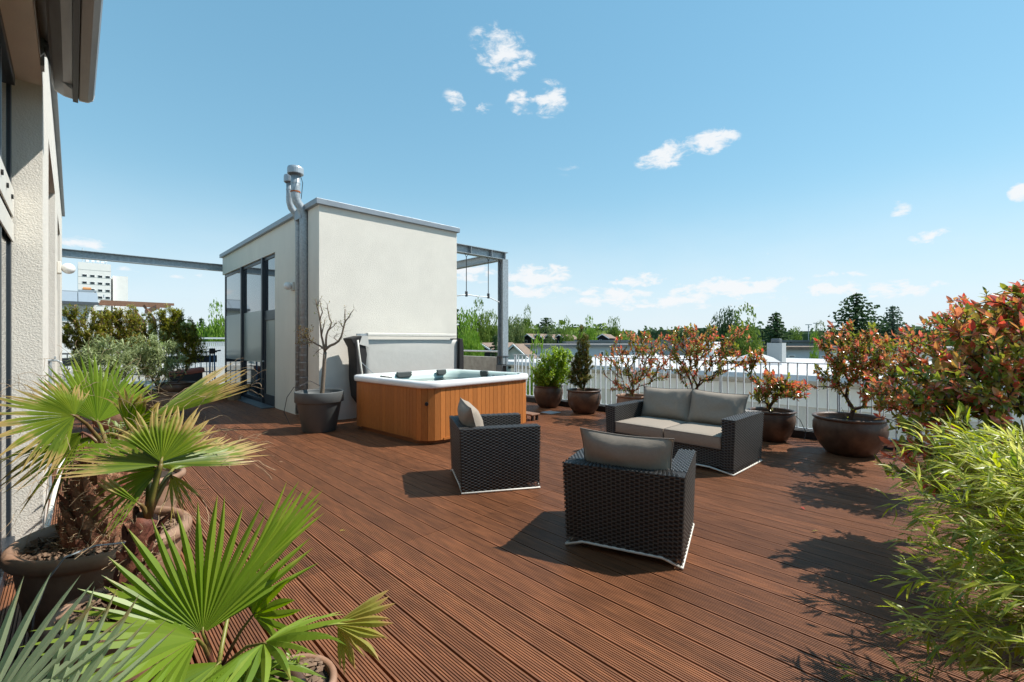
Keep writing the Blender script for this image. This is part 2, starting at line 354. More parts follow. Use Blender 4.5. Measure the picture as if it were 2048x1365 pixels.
# ------------------------------------------------------------------ ground and terrace structure
GZ = -8.5
MB().add([(-3000, -3000, GZ), (3000, -3000, GZ), (3000, 3000, GZ), (-3000, 3000, GZ)], [(0, 1, 2, 3)]).obj('ground', 'ground', kind='structure')
MB().box(-.5, -2, GZ, 8.3, 16.6, -.09).obj('terrace_slab', 'beige', kind='structure')
deck = MB().box(-.36, -1.2, -.088, 8.1, 16.35, -.05).obj('floor', 'joist', kind='structure')
# one plank: ten ridges
PW = .1385; prof = []
nr = 10; pitch = PW / nr
prof.append((0, -.024))
for i in range(nr):
    x0 = i * pitch; g_ = .0058
    prof += [(x0 + (g_ / 2 if i else 0.0), 0), (x0 + pitch - (g_ / 2 if i < nr - 1 else 0.0), 0)]
    if i < nr - 1: prof += [(x0 + pitch - g_ / 2 + .0006, -.008), (x0 + pitch + g_ / 2 - .0006, -.008)]
prof.append((PW, -.024))
meshes = {}
def plank_mesh(L):
    if L not in meshes:
        b = MB(); n = len(prof)
        vs = [(x, 0, z_) for x, z_ in prof] + [(x, L, z_) for x, z_ in prof]
        fs = [(i, i + n, i + 1 + n, i + 1) for i in range(n - 1)] + [tuple(range(n)), tuple(range(2 * n - 1, n - 1, -1)), (n - 1, 2 * n - 1, n, 0)]
        fs = [tuple(reversed(f)) for f in fs]
        b.add(vs, fs)
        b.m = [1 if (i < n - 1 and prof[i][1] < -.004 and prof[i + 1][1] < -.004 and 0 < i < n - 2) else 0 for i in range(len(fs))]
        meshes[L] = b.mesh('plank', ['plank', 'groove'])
    return meshes[L]
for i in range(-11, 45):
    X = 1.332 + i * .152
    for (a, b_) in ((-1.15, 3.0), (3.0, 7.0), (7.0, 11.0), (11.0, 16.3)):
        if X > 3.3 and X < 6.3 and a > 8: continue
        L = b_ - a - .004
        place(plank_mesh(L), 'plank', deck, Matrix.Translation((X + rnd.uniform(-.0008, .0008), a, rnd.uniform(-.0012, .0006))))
MB().box(8.1, -1.6, -.088, 8.3, 8.5, .115).obj('kerb', 'kerb', kind='structure', bevel=.006)
MB().box(-.36, 16.35, -.088, 8.3, 16.6, .12).obj('kerb', 'kerb', kind='structure')

# ------------------------------------------------------------------ white building on the left
WX = -.165
bl = thing('white_building', 'white stucco building along the left edge with tall windows and flat roof', 'building', (0, 0, 0))
YE = 13.4; BACK = -6
op = [(-3.0, 4.95, 3.43), (6.1, 8.3, 3.40), (9.6, 11.4, 3.40)]   # window openings in the wall: from, to, head height
w = MB(); y = -4.0
for (a, b_, zt) in op:
    w.box(WX - .34, y, -.05, WX, a, 4.12); w.box(WX - .34, a, zt, WX, b_, 4.12); y = b_
w.box(WX - .34, y, -.05, WX, YE, 4.12)
w.box(WX - 5, YE - .3, -.05, WX - .34, YE, 4.12); w.box(WX - 5, -4, -.05, WX - .34, -3.7, 4.12)
w.box(WX - 5, -3.7, 3.9, WX - .34, YE - .3, 4.1)
w.obj('wall', 'stucco', bl)
MB().box(WX - 5, -4.05, 4.12, WX + .045, YE + .05, 4.20).obj('coping', 'coping', bl)
for k, (a, b_, zt) in enumerate(op):
    fr = MB(); GX = WX - .17
    ys = [a + .0] + ([b_ - 1.9, b_ - .72] if k == 0 else [(a + b_) / 2 - .03]) + [b_ - .07]
    for yy in ys: fr.box(GX - .04, yy, 0, GX + .012, yy + .07, zt)
    fr.box(GX - .038, a + .07, zt - .08, GX + .033, b_ - .07, zt - .002); fr.box(GX - .038, a + .07, .0, GX + .033, b_ - .07, .09)
    wf = fr.obj('window', 'frame', bl, bevel=.004)
    MB().box(GX - .02, a + .04, .05, GX, b_ - .04, zt - .05).obj('pane', 'glass', wf)
    MB().box(GX - .6, a, .0, GX - .5, b_, zt).obj('curtain', 'ivory', wf)
# white transom with four bolts across the near window
tr = MB().box(WX - .155, 2.0, 2.40, WX - .145, 4.93, 2.60).obj('transom', 'ivory', bl, bevel=.003)
for yy in (4.72, 4.40, 4.08, 3.76, 3.44, 3.12):
    MB().tube([(WX - .15, yy, 2.51), (WX - .134, yy, 2.51)], .017, 10).obj('bolt', 'black', tr)
MB().box(WX - .156, 2.0, 2.22, WX - .146, 4.93, 2.36).obj('transom', 'ivory', bl, bevel=.003)

# awning cassette and bracket
aw = thing('awning', 'closed grey aluminium awning cassette mounted high on white building', 'awning', (0, 0, 0))
pr = [(-.115, 3.40), (-.10, 3.35), (-.05, 3.325), (.0, 3.32), (.004, 3.335), (.03, 3.335), (.034, 3.318), (.085, 3.32), (.115, 3.345), (.125, 3.39), (.118, 3.46), (.08, 3.55), (.0, 3.60), (-.08, 3.58), (-.112, 3.50)]
pr = [(u, v + .06) for u, v in pr]
MB().prism(pr, -2.2, 4.90, 'y').obj('cassette', 'awn', aw, bevel=.004)
MB().prism([(u * 1.0 + .001, v) for u, v in pr], 4.902, 4.92, 'y').obj('end_cap', 'ivory', aw)
MB().box(WX, -2.2, 3.635, -.085, 4.90, 3.65).obj('sun_block_strip', 'awn', aw)  # added strip, closes the gap so sun stays off the jamb
MB().box(-.0005, -2.2, 3.36, .030, 4.92, 3.391).obj('front_slot', 'black', aw)
for yb in (4.66, 1.2):
    b = MB(); b.tube([(WX, yb, 3.62), (WX + .04, yb, 3.60), (WX + .06, yb, 3.53), (-.07, yb, 3.42), (0.0, yb, 3.37)], [.03, .032, .028, .024, .018], 8)
    b.box(WX, yb - .05, 3.44, WX + .018, yb + .05, 3.70)
    b.obj('bracket', 'galv', aw)

def wall_lamp(loc, out_, label):
    t = thing('wall_lamp', label, 'lamp', loc, group='round globe wall lamps')
    o = Vector(out_); s_ = o.cross(Vector((0, 0, 1)))
    b = MB(); c0 = o * .045
    b.box(*(Vector((0, 0, -.085)) - s_ * .07), *(Vector((0, 0, .085)) + s_ * .07 + c0)); b.obj('base_plate', 'ivory', t, bevel=.01)
    b = MB(); b.lathe([(.001, -.078)] + [(.078 * math.sin(PI * q / 12), -.078 * math.cos(PI * q / 12)) for q in range(1, 12)] + [(.001, .078)], 20, tuple(o * .118))
    b.obj('globe', 'globe', t, smooth=True)
wall_lamp((WX, 9.3, 2.56), (1, 0, 0), 'round opal wall lamp on the white building at left')

# tap and pipes on the wall, leaning pole
t = thing('water_tap', 'small metal tap with pipe on the white building wall behind palms', 'tap', (WX, 6.0, 1.32))
MB().tube([(0, 0, 0), (.06, 0, 0), (.085, 0, -.02), (.09, 0, -.06)], .011, 8).obj('spout', 'galv', t)
MB().tube([(.045, -.03, .03), (.045, .03, .03)], .008, 8).tube([(.045, 0, 0), (.045, 0, .03)], .007, 8).obj('handle', 'galv', t)
MB().tube([(.01, .1, -1.3), (.01, .1, .0), (.01, 0, .0)], .012, 8).obj('pipe', 'galv', t)
p0, p1 = at(128, 905, 4.3), at_z(86, 1090, .01)
tag(MB().tube([p0, p0.lerp(p1, .5), p1], .017, 10).obj('pole', 'ivory'), 'pale metal pole leaning in the corner beside the white wall', 'pole')

# ------------------------------------------------------------------ stair house
BX, BY, BX2, BYE, BZ = 3.27, 8.53, 6.43, 16.05, 4.05
sh = thing('stair_house', 'cream stucco cube with glazed side and grey coping in centre', 'building')
w = MB()
w.box(BX, BY, -.05, BX2, BY + .2, BZ)                                  # face with hot tub in front
w.box(BX, BY + .2, -.05, BX + .2, 9.07, BZ)
w.box(BX + .10, 9.07, -.05, BX + .2, 9.74, BZ)                          # recess for the flues
w.box(BX, 9.74, -.05, BX + .2, 11.07, BZ)
w.box(BX, 11.07, 3.50, BX + .2, BYE, BZ)
w.box(BX2 - .2, BY + .2, -.05, BX2, BYE, BZ); w.box(BX + .2, BYE - .2, 3.5, BX2 - .2, BYE, BZ)
w.box(5.0, BYE - .2, -.05, BX2 - .2, BYE, 3.5)
w.box(BX + .2, BY + .2, 3.85, BX2 - .2, BYE - .2, 4.0)
w.obj('wall', 'stucco_soft', sh)
MB().box(BX + .001, BY - .009, -.05, BX2 - .001, BY - .001, BZ).obj('render_face', 'stucco', sh)
cp = MB(); cp.box(BX - .07, BY - .07, BZ - .03, BX2 + .05, BY + .25, BZ + .075); cp.box(BX - .07, BY + .25, BZ - .03, BX + .25, BYE + .07, BZ + .075)
cp.box(BX + .25, BYE - .18, BZ - .03, BX2 + .05, BYE + .07, BZ + .075); cp.box(BX2 - .25, BY + .25, BZ - .03, BX2 + .05, BYE - .18, BZ + .075)
cp.obj('coping', 'coping', sh, bevel=.006)
MB().box(BX + .3, BY + .3, .0, BX + .34, 11.0, 3.4).obj('inner_wall', 'ivory', sh)
ys = [11.07, 12.05, 13.93, 15.93]
fx = BX + .04
for i, yy in enumerate(ys):
    wd = .10 if i in (1, 2) else .07
    MB().box(fx - (.05 if i in (1, 2) else 0), yy - (0 if i == 0 else wd / 2), 0, fx + .09, yy + (wd if i == 0 else wd / 2), 3.5).obj('mullion', 'frame', sh, bevel=.004)
for i in range(3):
    a, b_ = ys[i] + (.07 if i == 0 else .05), ys[i + 1] - .05
    f = MB(); f.box(fx, a, 3.42, fx + .07, b_, 3.499); f.box(fx, a, 0, fx + .07, b_, .10)
    if i == 0: f.box(fx, a, 2.08, fx + .07, b_, 2.22)
    f = f.obj('window_frame', 'frame', sh, bevel=.003)
    zs = 2.22 if i == 0 else 2.25
    MB().box(fx + .02, a, zs, fx + .035, b_, 3.43).obj('pane', 'glass', f)
    if i == 0:
        dr = MB(); dr.box(fx - .006, a, .1, fx + .05, a + .07, 2.08); dr.box(fx - .006, b_ - .07, .1, fx + .05, b_, 2.08)
        dr.box(fx - .006, a + .07, 1.99, fx + .05, b_ - .07, 2.08); dr.box(fx - .006, a + .07, .1, fx + .05, b_ - .07, .24)
        dr = dr.obj('door', 'frame', sh, bevel=.003)
        MB().box(fx + .02, a + .07, .24, fx + .035, b_ - .07, 1.99).obj('door_pane', 'frost', dr)
        MB().tube([(fx - .01, b_ - .035, 1.02), (fx - .055, b_ - .035, 1.02), (fx - .06, b_ - .16, 1.02)], .009, 8).obj('door_handle', 'galvrail', dr)
    else:
        MB().box(fx + .02, a, .10, fx + .035, b_, .98).obj('pane', 'glass', f)
        MB().box(fx + .018, a, .98, fx + .036, b_, zs).obj('frosted_pane', 'frost', f)
# far end glazing (corner)
f = MB().box(BX + .05, BYE - .12, 0, BX + .12, BYE - .05, 3.5).box(BX + 1.6, BYE - .12, 0, BX + 1.7, BYE - .05, 3.5).obj('window_frame', 'frame', sh)
MB().box(BX + .12, BYE - .09, .05, BX + 1.6, BYE - .075, 3.48).obj('pane', 'glass', f)
MB().box(BX + .8, 11.2, 0, BX + .85, 15.8, 3.45).obj('inner_curtain', 'greywall', sh)
MB().box(3.0, 11.05, .0, BX + .0, 16.0, .02).obj('door_sill', 'darksteel', sh)
wall_lamp((BX, 9.86, 2.62), (-1, 0, 0), 'round opal wall lamp between glazed door and flue pipes')

def flue(xl, yl, xu, r, ztop, zbend, zlow, capR, label):
    t = thing('flue_pipe', label, 'flue', group='galvanised flues on the stair house')
    b = MB(); b.tube([(xl, yl, zlow), (xl, yl, zbend - .3), (xl - .01, yl, zbend - .2), (xl - .05, yl, zbend - .06), (xu + .03, yl, zbend + .05), (xu, yl, zbend + .16), (xu, yl, zbend + .3), (xu, yl, ztop)], r, 18)
    b.obj('pipe', 'galv', t, smooth=True)
    zz = zlow + .2
    while zz < zbend - .3:
        MB().tube([(xl, yl, zz), (xl, yl, zz + .012)], r + .0035, 18).obj('seam_ring', 'galv', t); zz += .145
    zz = zbend + .25
    while zz < ztop - .1:
        MB().tube([(xu, yl, zz), (xu, yl, zz + .012)], r + .0035, 18).obj('seam_ring', 'galv', t); zz += .14
    MB().lathe([(capR * .96, 0), (capR, .01), (capR, .10), (capR * .93, .135), (capR * .6, .155), (.01, .16)], 24, (xu, yl, ztop - .03)).obj('cap', 'zinc', t, smooth=False)
    MB().lathe([(capR * .9, 0), (r * 1.05, -.03)], 24, (xu, yl, ztop - .03)).obj('cap_collar', 'darksteel', t)
    return t
f1 = flue(3.23, 9.02 + .14, 3.07, .083, 4.72, 4.12, .30, .145, 'taller and wider galvanised flue pipe with round cap')
MB().tube([(3.07, 9.16, 4.34), (3.07, 9.16, 4.365)], .09, 18).obj('collar', 'rust', f1)
f2 = flue(3.25, 9.52, 3.08, .062, 4.66, 4.08, .05, .105, 'shorter slimmer galvanised flue pipe behind the wide one')
dp = thing('rain_downpipe', 'slim grey downpipe with hopper between the two flues', 'downpipe')
MB().tube([(3.27, 9.33, .05), (3.27, 9.33, 3.9)], .035, 12).obj('pipe', 'coping', dp)
MB().box(3.14, 9.10, 3.86, 3.30, 9.42, 4.06).obj('hopper', 'coping', dp, bevel=.01)
tag(MB().tube([(3.11, 9.06, 4.70), (3.14, 8.98, 4.5), (3.12, 9.0, 4.2)], .006, 6).obj('cable', 'black'), 'thin black cable hanging from the wide flue cap', 'cable')

# ------------------------------------------------------------------ steel frame with pull-up bar
sf = thing('steel_frame', 'galvanised steel beam frame running around behind the stair house', 'frame')
def hbeam(b, p, q, wd=.19, ht=.20, tf=.014, up=(0, 0, 1)):
    p = Vector(p); q = Vector(q); d = (q - p).normalized(); u = Vector(up); s_ = d.cross(u).normalized()
    def bar(cu, hu, hs):
        c = []
        for e in (p, q):
            for a, b2_ in ((-1, -1), (1, -1), (1, 1), (-1, 1)): c.append(e + s_ * (hs * a) + u * (cu + hu * b2_))
        b.add(c, [(3, 2, 1, 0), (4, 5, 6, 7), (0, 1, 5, 4), (1, 2, 6, 5), (2, 3, 7, 6), (3, 0, 4, 7)])
    bar(ht / 2 - tf / 2, tf / 2, wd / 2); bar(-ht / 2 + tf / 2, tf / 2, wd / 2); bar(0, ht / 2 - tf, tf / 2)
PXc, PYc = 8.08, 8.72
b = MB(); hbeam(b, (PXc, PYc, .9), (PXc, PYc, 3.60), .19, .2, .014, up=(0, 1, 0)); b.obj('post', 'galv', sf)
b = MB(); hbeam(b, (4.5, PYc, 3.71), (PXc + .1, PYc, 3.71)); b.obj('beam', 'galv', sf)
b = MB(); hbeam(b, (PXc, PYc + .1, 3.71), (PXc, 16.2, 3.71)); b.obj('beam', 'galv', sf)
b = MB(); hbeam(b, (WX - 2, 16.25, 3.74), (PXc + .1, 16.25, 3.74)); b.obj('beam', 'galv', sf)
for xx in (PXc - .0, 7.62, 6.95, 6.3): MB().box(xx - .006, PYc - .094, 3.63, xx + .006, PYc - .008, 3.79).obj('stiffener', 'galv', sf)
b = MB(); b.box(PXc - .14, PYc - .12, .86, PXc + .14, PYc + .12, .885); b.box(PXc - .14, PYc - .12, .30, PXc - .12, PYc + .12, .86); b.box(PXc + .0, PYc - .12, .3, PXc + .02, PYc + .12, .86)
b.box(PXc - .12, PYc - .12, 1.10, PXc + .14, PYc + .12, 1.115); b.box(PXc - .12, PYc + .09, .885, PXc + .14, PYc + .12, 1.10); b.box(PXc + .005, PYc - .11, .885, PXc + .017, PYc + .09, 1.1)
b.obj('post_foot', 'darksteel', sf)
pb = thing('pull_up_bar', 'bent white pull-up bar hanging on two black straps', 'exercise bar')
zb = 2.60; yb = PYc - .05
MB().tube([(6.55, yb, zb - .03), (6.83, yb, zb + .02), (7.2, yb, zb), (7.53, yb, zb + .01), (7.90, yb, zb - .10)], .014, 8).obj('bar', 'white', pb, smooth=True)
for xx in (6.83, 7.53):
    s_ = MB().box(xx - .01, yb - .003, zb + .06, xx + .01, yb + .003, 3.55).tube([(xx, yb, 3.52), (xx - .06, yb, 3.61)], .006, 6).tube([(xx, yb, 3.52), (xx + .06, yb, 3.61)], .006, 6).obj('strap', 'black', pb)
    MB().box(xx - .03, yb - .02, zb - .03, xx + .03, yb + .02, zb + .10).obj('clamp', 'black', s_, bevel=.01)

# ------------------------------------------------------------------ railing on the right
RX = 8.2
ra = thing('railing', 'galvanised balustrade of upright flat bars along the right terrace edge', 'railing')
MB().box(RX - .025, -1.6, 1.145, RX + .025, 8.45, 1.16).obj('top_rail', 'galvrail', ra)
MB().box(RX - .02, -1.6, .135, RX + .02, 8.45, .147).obj('bottom_rail', 'galvrail', ra)
bm_ = MB().box(-.02, -.006, .147, .02, .006, 1.1448).mesh('baluster', 'galvrail'); y = 8.40; k = 0
while y > -1.6:
    if k % 13 == 0:
        MB().box(RX + .022, y - .02, -.05, RX + .05, y + .02, 1.1448).obj('post', 'galvrail', ra)
    place(bm_, 'baluster', ra, Matrix.Translation((RX, y, 0))); y -= .1325; k += 1
# white pipes rising at the far side of the railing
for xx, yy, zt in ((1826, .62, 1.0), (1842, .5, 1.05)):
    p = at_X(xx, 800, 8.45)
    tag(MB().tube([(8.45, p.y, GZ), (8.45, p.y, 1.02 + .1 * (xx > 1830))], .04, 12).obj('vent_pipe', 'white'), 'white pipe behind the railing, ' + ('nearer to the potted photinia' if xx < 1830 else 'taller one beside the bamboo'), 'pipe', 'white pipes behind railing')
# concrete parapet beyond the steel post, rail on top
tag(MB().box(8.12, 8.95, -.05, 8.30, 16.3, 1.07).obj('parapet', 'concrete'), 'weathered concrete parapet behind the hot tub beyond steel post', 'parapet')
b = thing('parapet_rail', 'single steel tube rail above the concrete parapet', 'railing')
MB().tube([(8.2, 8.95, 1.22), (8.2, 16.3, 1.22)], .022, 8).obj('tube', 'galvrail', b)
for yy in (9.0, 11.4, 13.8, 16.2): MB().tube([(8.2, yy, 1.06), (8.2, yy, 1.21)], .015, 8).obj('stanchion', 'galvrail', b)
# far end railing (in the shade of the stair house)
b = thing('far_railing', 'dark steel railing with solid lower panels at far end of terrace', 'railing')
MB().box(-.3, 16.42, 1.15, 3.2, 16.50, 1.19).obj('top_rail', 'darksteel', b)
MB().box(-.3, 16.44, .85, 3.2, 16.47, 1.06).obj('panel', 'frame', b)
MB().box(-.3, 16.44, .55, 3.2, 16.47, .58).obj('mid_rail', 'galvrail', b)
MB().box(-.3, 16.44, .15, 3.2, 16.47, .18).obj('bottom_rail', 'galvrail', b)
bm_ = MB().box(-.012, -.005, .12, .012, .005, 1.15).mesh('baluster', 'galvrail')
for i in range(24): place(bm_, 'baluster', b, Matrix.Translation((-.25 + i * .145, 16.48, 0)))

# ------------------------------------------------------------------ hot tub
TB = thing('hot_tub', 'square hot tub with orange cedar slats and white rim', 'hot tub', (3.60, 5.47, 0), math.radians(3.6))
TW, TD, TZ = 2.31, 2.14, .82
def rrect(w_, d_, r, z_, x0=0, y0=0, n=10):
    pts = []
    for cx_, cy_, a0 in ((x0 + w_ - r, y0 + r, -PI / 2), (x0 + w_ - r, y0 + d_ - r, 0), (x0 + r, y0 + d_ - r, PI / 2), (x0 + r, y0 + r, PI)):
        for k in range(n + 1):
            a = a0 + PI / 2 * k / n; pts.append((cx_ + r * math.cos(a), cy_ + r * math.sin(a), z_))
    return pts
MB().prism([(x, y) for x, y, _ in rrect(TW - .12, TD - .12, .25, 0, .06, .06)], .0, .07, 'z').obj('plinth', 'cedardark', TB)
q_ = rrect(TW - .036, TD - .036, .25, 0, .018, .018); q2 = len(q_)
MB().add([(x, y, .06) for x, y, _ in q_] + [(x, y, TZ) for x, y, _ in q_], [(i, (i + 1) % q2, (i + 1) % q2 + q2, i + q2) for i in range(q2)]).obj('skirt_core', 'cedardark', TB)
# slats along straight sides, wedge slats round the corners
def slat(p, q, z0, z1, th=.016, nm='slat', m_='cedar'):
    p = Vector((*p, 0)); q = Vector((*q, 0)); d = (q - p).normalized(); nrm = Vector((d.y, -d.x, 0))
    g_ = .0022; a = p + d * g_; c = q - d * g_
    vs = [a, c, c - nrm * th, a - nrm * th]; lo = [v + Vector((0, 0, z0)) for v in vs]; hi = [v + Vector((0, 0, z1)) for v in vs]
    a2, c2 = a + d * .003, c - d * .003
    b = MB().add(lo + hi, [(3, 2, 1, 0), (4, 5, 6, 7), (0, 1, 5, 4), (1, 2, 6, 5), (2, 3, 7, 6), (3, 0, 4, 7)])
    return b.obj(nm, m_, TB, bevel=.002)
R0 = .25
def side(p, q, n):
    p = Vector(p); q = Vector(q)
    for i in range(n): 
        a = p.lerp(q, i / n); c = p.lerp(q, (i + 1) / n); 
        edge = i in (0, n - 1)
        slat((a.x, a.y), (c.x, c.y), .075 if not edge else .06, TZ, .016 if not edge else .026)
side((R0, 0), (TW - R0, 0), 20); side((0, TD - R0), (0, R0), 20); side((TW, R0), (TW, TD - R0), 12); side((TW - R0, TD), (R0, TD), 12)
for cx_, cy_, a0 in ((R0, R0, PI), (TW - R0, R0, 1.5 * PI), (TW - R0, TD - R0, 0), (R0, TD - R0, PI / 2)):
    for k in range(4):
        a = a0 + PI / 2 * k / 4; c = a0 + PI / 2 * (k + 1) / 4
        slat((cx_ + R0 * math.cos(a), cy_ + R0 * math.sin(a)), (cx_ + R0 * math.cos(c), cy_ + R0 * math.sin(c)), .06, TZ)
MB().tube([(.056, .075, .60), (.030, .045, .60)], .027, 14).obj('drain_knob', 'black', TB)
MB().box(.30, -.012, .055, TW - .3, .0, .088).obj('base_trim', 'cedar', TB)
# rim and basin: lofted rounded rectangles
loops = []
def lp(w_, d_, r, z_, fn=None):
    L = rrect(w_, d_, r, z_, (TW - w_) / 2, (TD - d_) / 2, 12)
    if fn: L = [fn(i, *p) for i, p in enumerate(L)]
    loops.append(L)
def wavy(amp, ph, k=6, az=0):
    def f(i, x, y, z_):
        a = math.atan2(y - TD / 2, x - TW / 2); s_ = 1 + amp * math.sin(k * a + ph)
        return (TW / 2 + (x - TW / 2) * s_, TD / 2 + (y - TD / 2) * s_, z_ + az * math.sin(k * a + ph))
    return f
lp(TW + .00, TD + .00, .25, TZ + .0); lp(TW + .055, TD + .055, .27, TZ + .0); lp(TW + .075, TD + .075, .28, TZ + .018)
lp(TW + .075, TD + .075, .28, TZ + .062, wavy(.003, 0, 8)); lp(TW + .05, TD + .05, .27, TZ + .088, wavy(.006, .6, 8, .003)); lp(TW + .0, TD + .0, .25, TZ + .098, wavy(.004, .6, 8, .004))
lp(TW - .16, TD - .16, .24, TZ + .096, wavy(.012, .3, 8, .006)); lp(TW - .24, TD - .24, .26, TZ + .075, wavy(.02, .3, 8, .004)); lp(TW - .30, TD - .30, .28, TZ + .0, wavy(.03, .4, 8))
lp(TW - .38, TD - .38, .30, TZ - .12, wavy(.035, .4, 8)); lp(TW - .62, TD - .62, .3, TZ - .40, wavy(.03, .4, 8)); lp(TW - 1.1, TD - 1.1, .3, TZ - .42); lp(TW - 1.2, TD - 1.2, .25, TZ - .72)
n = len(loops[0]); b = MB(); vs = [p for L in loops for p in L]; fs = []; ms = []
for i in range(len(loops) - 1):
    for j in range(n): fs.append((i * n + j, i * n + (j + 1) % n, (i + 1) * n + (j + 1) % n, (i + 1) * n + j)); ms.append(0 if i < 6 else 1)
fs.append(tuple((len(loops) - 1) * n + j for j in range(n))); ms.append(1)
b.add(vs, fs); b.m = ms
b.obj('shell', ['tubwhite', 'basin'], TB, smooth=True)
wl = [(p[0], p[1]) for p in loops[9]]
MB().add([(x, y, TZ - .045) for x, y in [(TW / 2 + (p[0] - TW / 2) * 1.02, TD / 2 + (p[1] - TD / 2) * 1.02) for p in loops[8]]], [tuple(range(n))]).obj('water', 'water', TB)
for (px, py, rz, s_) in ((TW * .42, TD - .16, 0, 1.0), (.17, TD * .62, PI / 2, 1.0), (TW - .15, TD * .5, PI / 2, .6), (TW * .8, TD - .16, 0, .7)):
    q = MB().prism([(-.17 * s_, -.03), (-.13 * s_, -.075), (.13 * s_, -.075), (.17 * s_, -.03), (.16 * s_, .035), (-.16 * s_, .035)], -.025, .025, 'y').obj('headrest', 'pillow', TB, bevel=.015)
    q.matrix_basis = Matrix.Translation((px, py, TZ + .075)) @ Matrix.Rotation(rz, 4, 'Z')
for px in (TW * .55, TW * .68, TW * .82): MB().lathe([(.022, 0), (.022, .014), (.001, .016)], 12, (px + .2, .13, TZ + .092)).obj('control_knob', 'pillow', TB)

# cover folded upright against the wall
cv = thing('hot_tub_cover', 'folded pale grey hot tub cover standing against the wall', 'cover')
b = MB(); x0, x1 = 3.92, 6.16; nz_ = 14
vs = []; fs = []
for i in range(nz_ + 1):
    t = i / nz_; z_ = .30 + 1.23 * t; bul = .02 * math.sin(PI * t) + .008 * math.sin(9 * t)
    for j in range(17):
        s_ = j / 16; xx = x0 + (x1 - x0) * s_ + (.07 * math.sin(PI * t * 1.6 + .4) if j == 0 else 0) * 1
        vs.append((xx, 8.10 - bul * math.sin(PI * s_) - .03 * (t < .01), z_ + .006 * math.sin(s_ * 40) * (t < .05)))
for i in range(nz_):
    for j in range(16): a = i * 17 + j; fs.append((a, a + 1, a + 18, a + 17))
b.add(vs, fs); o = b.obj('front_panel', 'cover', cv, smooth=True); sm = o.modifiers.new('s', 'SOLIDIFY'); sm.thickness = .10; sm.offset = -1
b = MB(); b.box(x0 + .05, 8.215, .3, x1, 8.31, 1.53); b.obj('rear_panel', 'cover', cv, bevel=.02)
# dark curved skirt flaps at both ends
def flap(xc, depth0, side_):
    prof = [(8.06, 1.56), (8.50, 1.50), (8.46, 1.30), (8.35, 1.1), (8.40, .80), (8.46, .5), (8.30, .28), (8.04, .24), (8.0, .5), (8.06, .8), (8.0, 1.1), (8.02, 1.3)]
    return prof
pl = [(3.64, 1.55), (3.86, 1.60), (3.93, 1.46), (3.97, 1.25), (3.94, 1.0), (3.93, .75), (3.98, .52), (4.14, .36), (4.16, .26), (3.93, .28), (3.80, .46), (3.76, .8), (3.755, 1.15), (3.73, 1.38)]
MB().prism(pl, 8.02, 8.36, 'y').obj('side_skirt', 'coverdark', cv, bevel=.015)
pl = [(6.13, 1.56), (6.22, 1.55), (6.25, 1.35), (6.25, .4), (6.16, .3), (6.12, .5)]
MB().prism(pl, 8.02, 8.38, 'y').obj('side_skirt', 'coverdark', cv, bevel=.015)
MB().prism([(3.80, 1.44), (3.86, 1.60), (3.97, 1.60), (4.0, 1.36), (3.95, 1.40)], 8.0, 8.018, 'y').obj('corner_patch', 'cover', cv)
cl = thing('cover_lifter', 'pale tubular cover lifter arm with rail above the cover', 'cover lifter')
MB().box(3.98, 8.02, 1.592, 6.05, 8.13, 1.655).obj('rail', 'ivory', cl, bevel=.012)
MB().box(3.78, 8.04, 1.60, 4.0, 8.08, 1.635).obj('bracket', 'galv', cl)
MB().tube([(3.76, 7.98, 1.52), (3.78, 7.97, 1.30), (3.83, 7.95, .9), (3.88, 7.93, .4), (3.90, 7.90, .12), (3.96, 7.84, .06), (4.1, 7.78, .05)], .017, 10).obj('arm', 'ivory', cl, smooth=True)
MB().tube([(3.81, 7.97, 1.12), (4.05, 7.85, .86)], .006, 6).obj('strut', 'galv', cl)

# ------------------------------------------------------------------ wicker furniture
def panel(b, A, B_, Cc, D, cu=.031, cv_=.0150, lift=.0038, bot=None):
    """woven strands over the quad A B Cc D (A->B along, A->D up); front side = (B-A)x(D-A)"""
    A, B_, Cc, D = map(Vector, (A, B_, Cc, D)); nrm = (B_ - A).cross(D - A).normalized()
    nu = max(2, round((B_ - A).length / cu)); nv = max(2, round((D - A).length / cv_))
    def P(u, v):
        lo = A.lerp(B_, u); hi = D.lerp(Cc, u)
        if bot: lo = lo.lerp(hi, bot(u))
        return lo.lerp(hi, v)
    hv = .42 / nv
    for j in range(nv):
        v = (j + .5) / nv
        for i in range(-1, nu + 1):
            if (i + j) % 2: continue
            u0, u1 = max(0, (i - .15) / nu), min(1, (i + 1.15) / nu)
            if u1 - u0 < .3 / nu: continue
            k = len(b.v)
            jig = rnd.uniform(.75, 1.2) * lift
            for q, hgt in ((0, -.0015), (.25, .8 * jig), (.75, .8 * jig), (1, -.0015)):
                u = u0 + (u1 - u0) * q
                p0, p1, p2 = P(u, v - hv), P(u, v), P(u, v + hv)
                b.v += [tuple(p0 + nrm * (hgt * .55)), tuple(p1 + nrm * (hgt + .0015)), tuple(p2 + nrm * (hgt * .55))]
            for q in range(3):
                a = k + q * 3
                b.f += [(a, a + 3, a + 4, a + 1), (a + 1, a + 4, a + 5, a + 2)]; b.m += [0, 0]
def bottom_curve(u, up=.05, H=.6):
    e = min(u, 1 - u); return (up / H) * min(1, max(0, (e - .015) / .14))
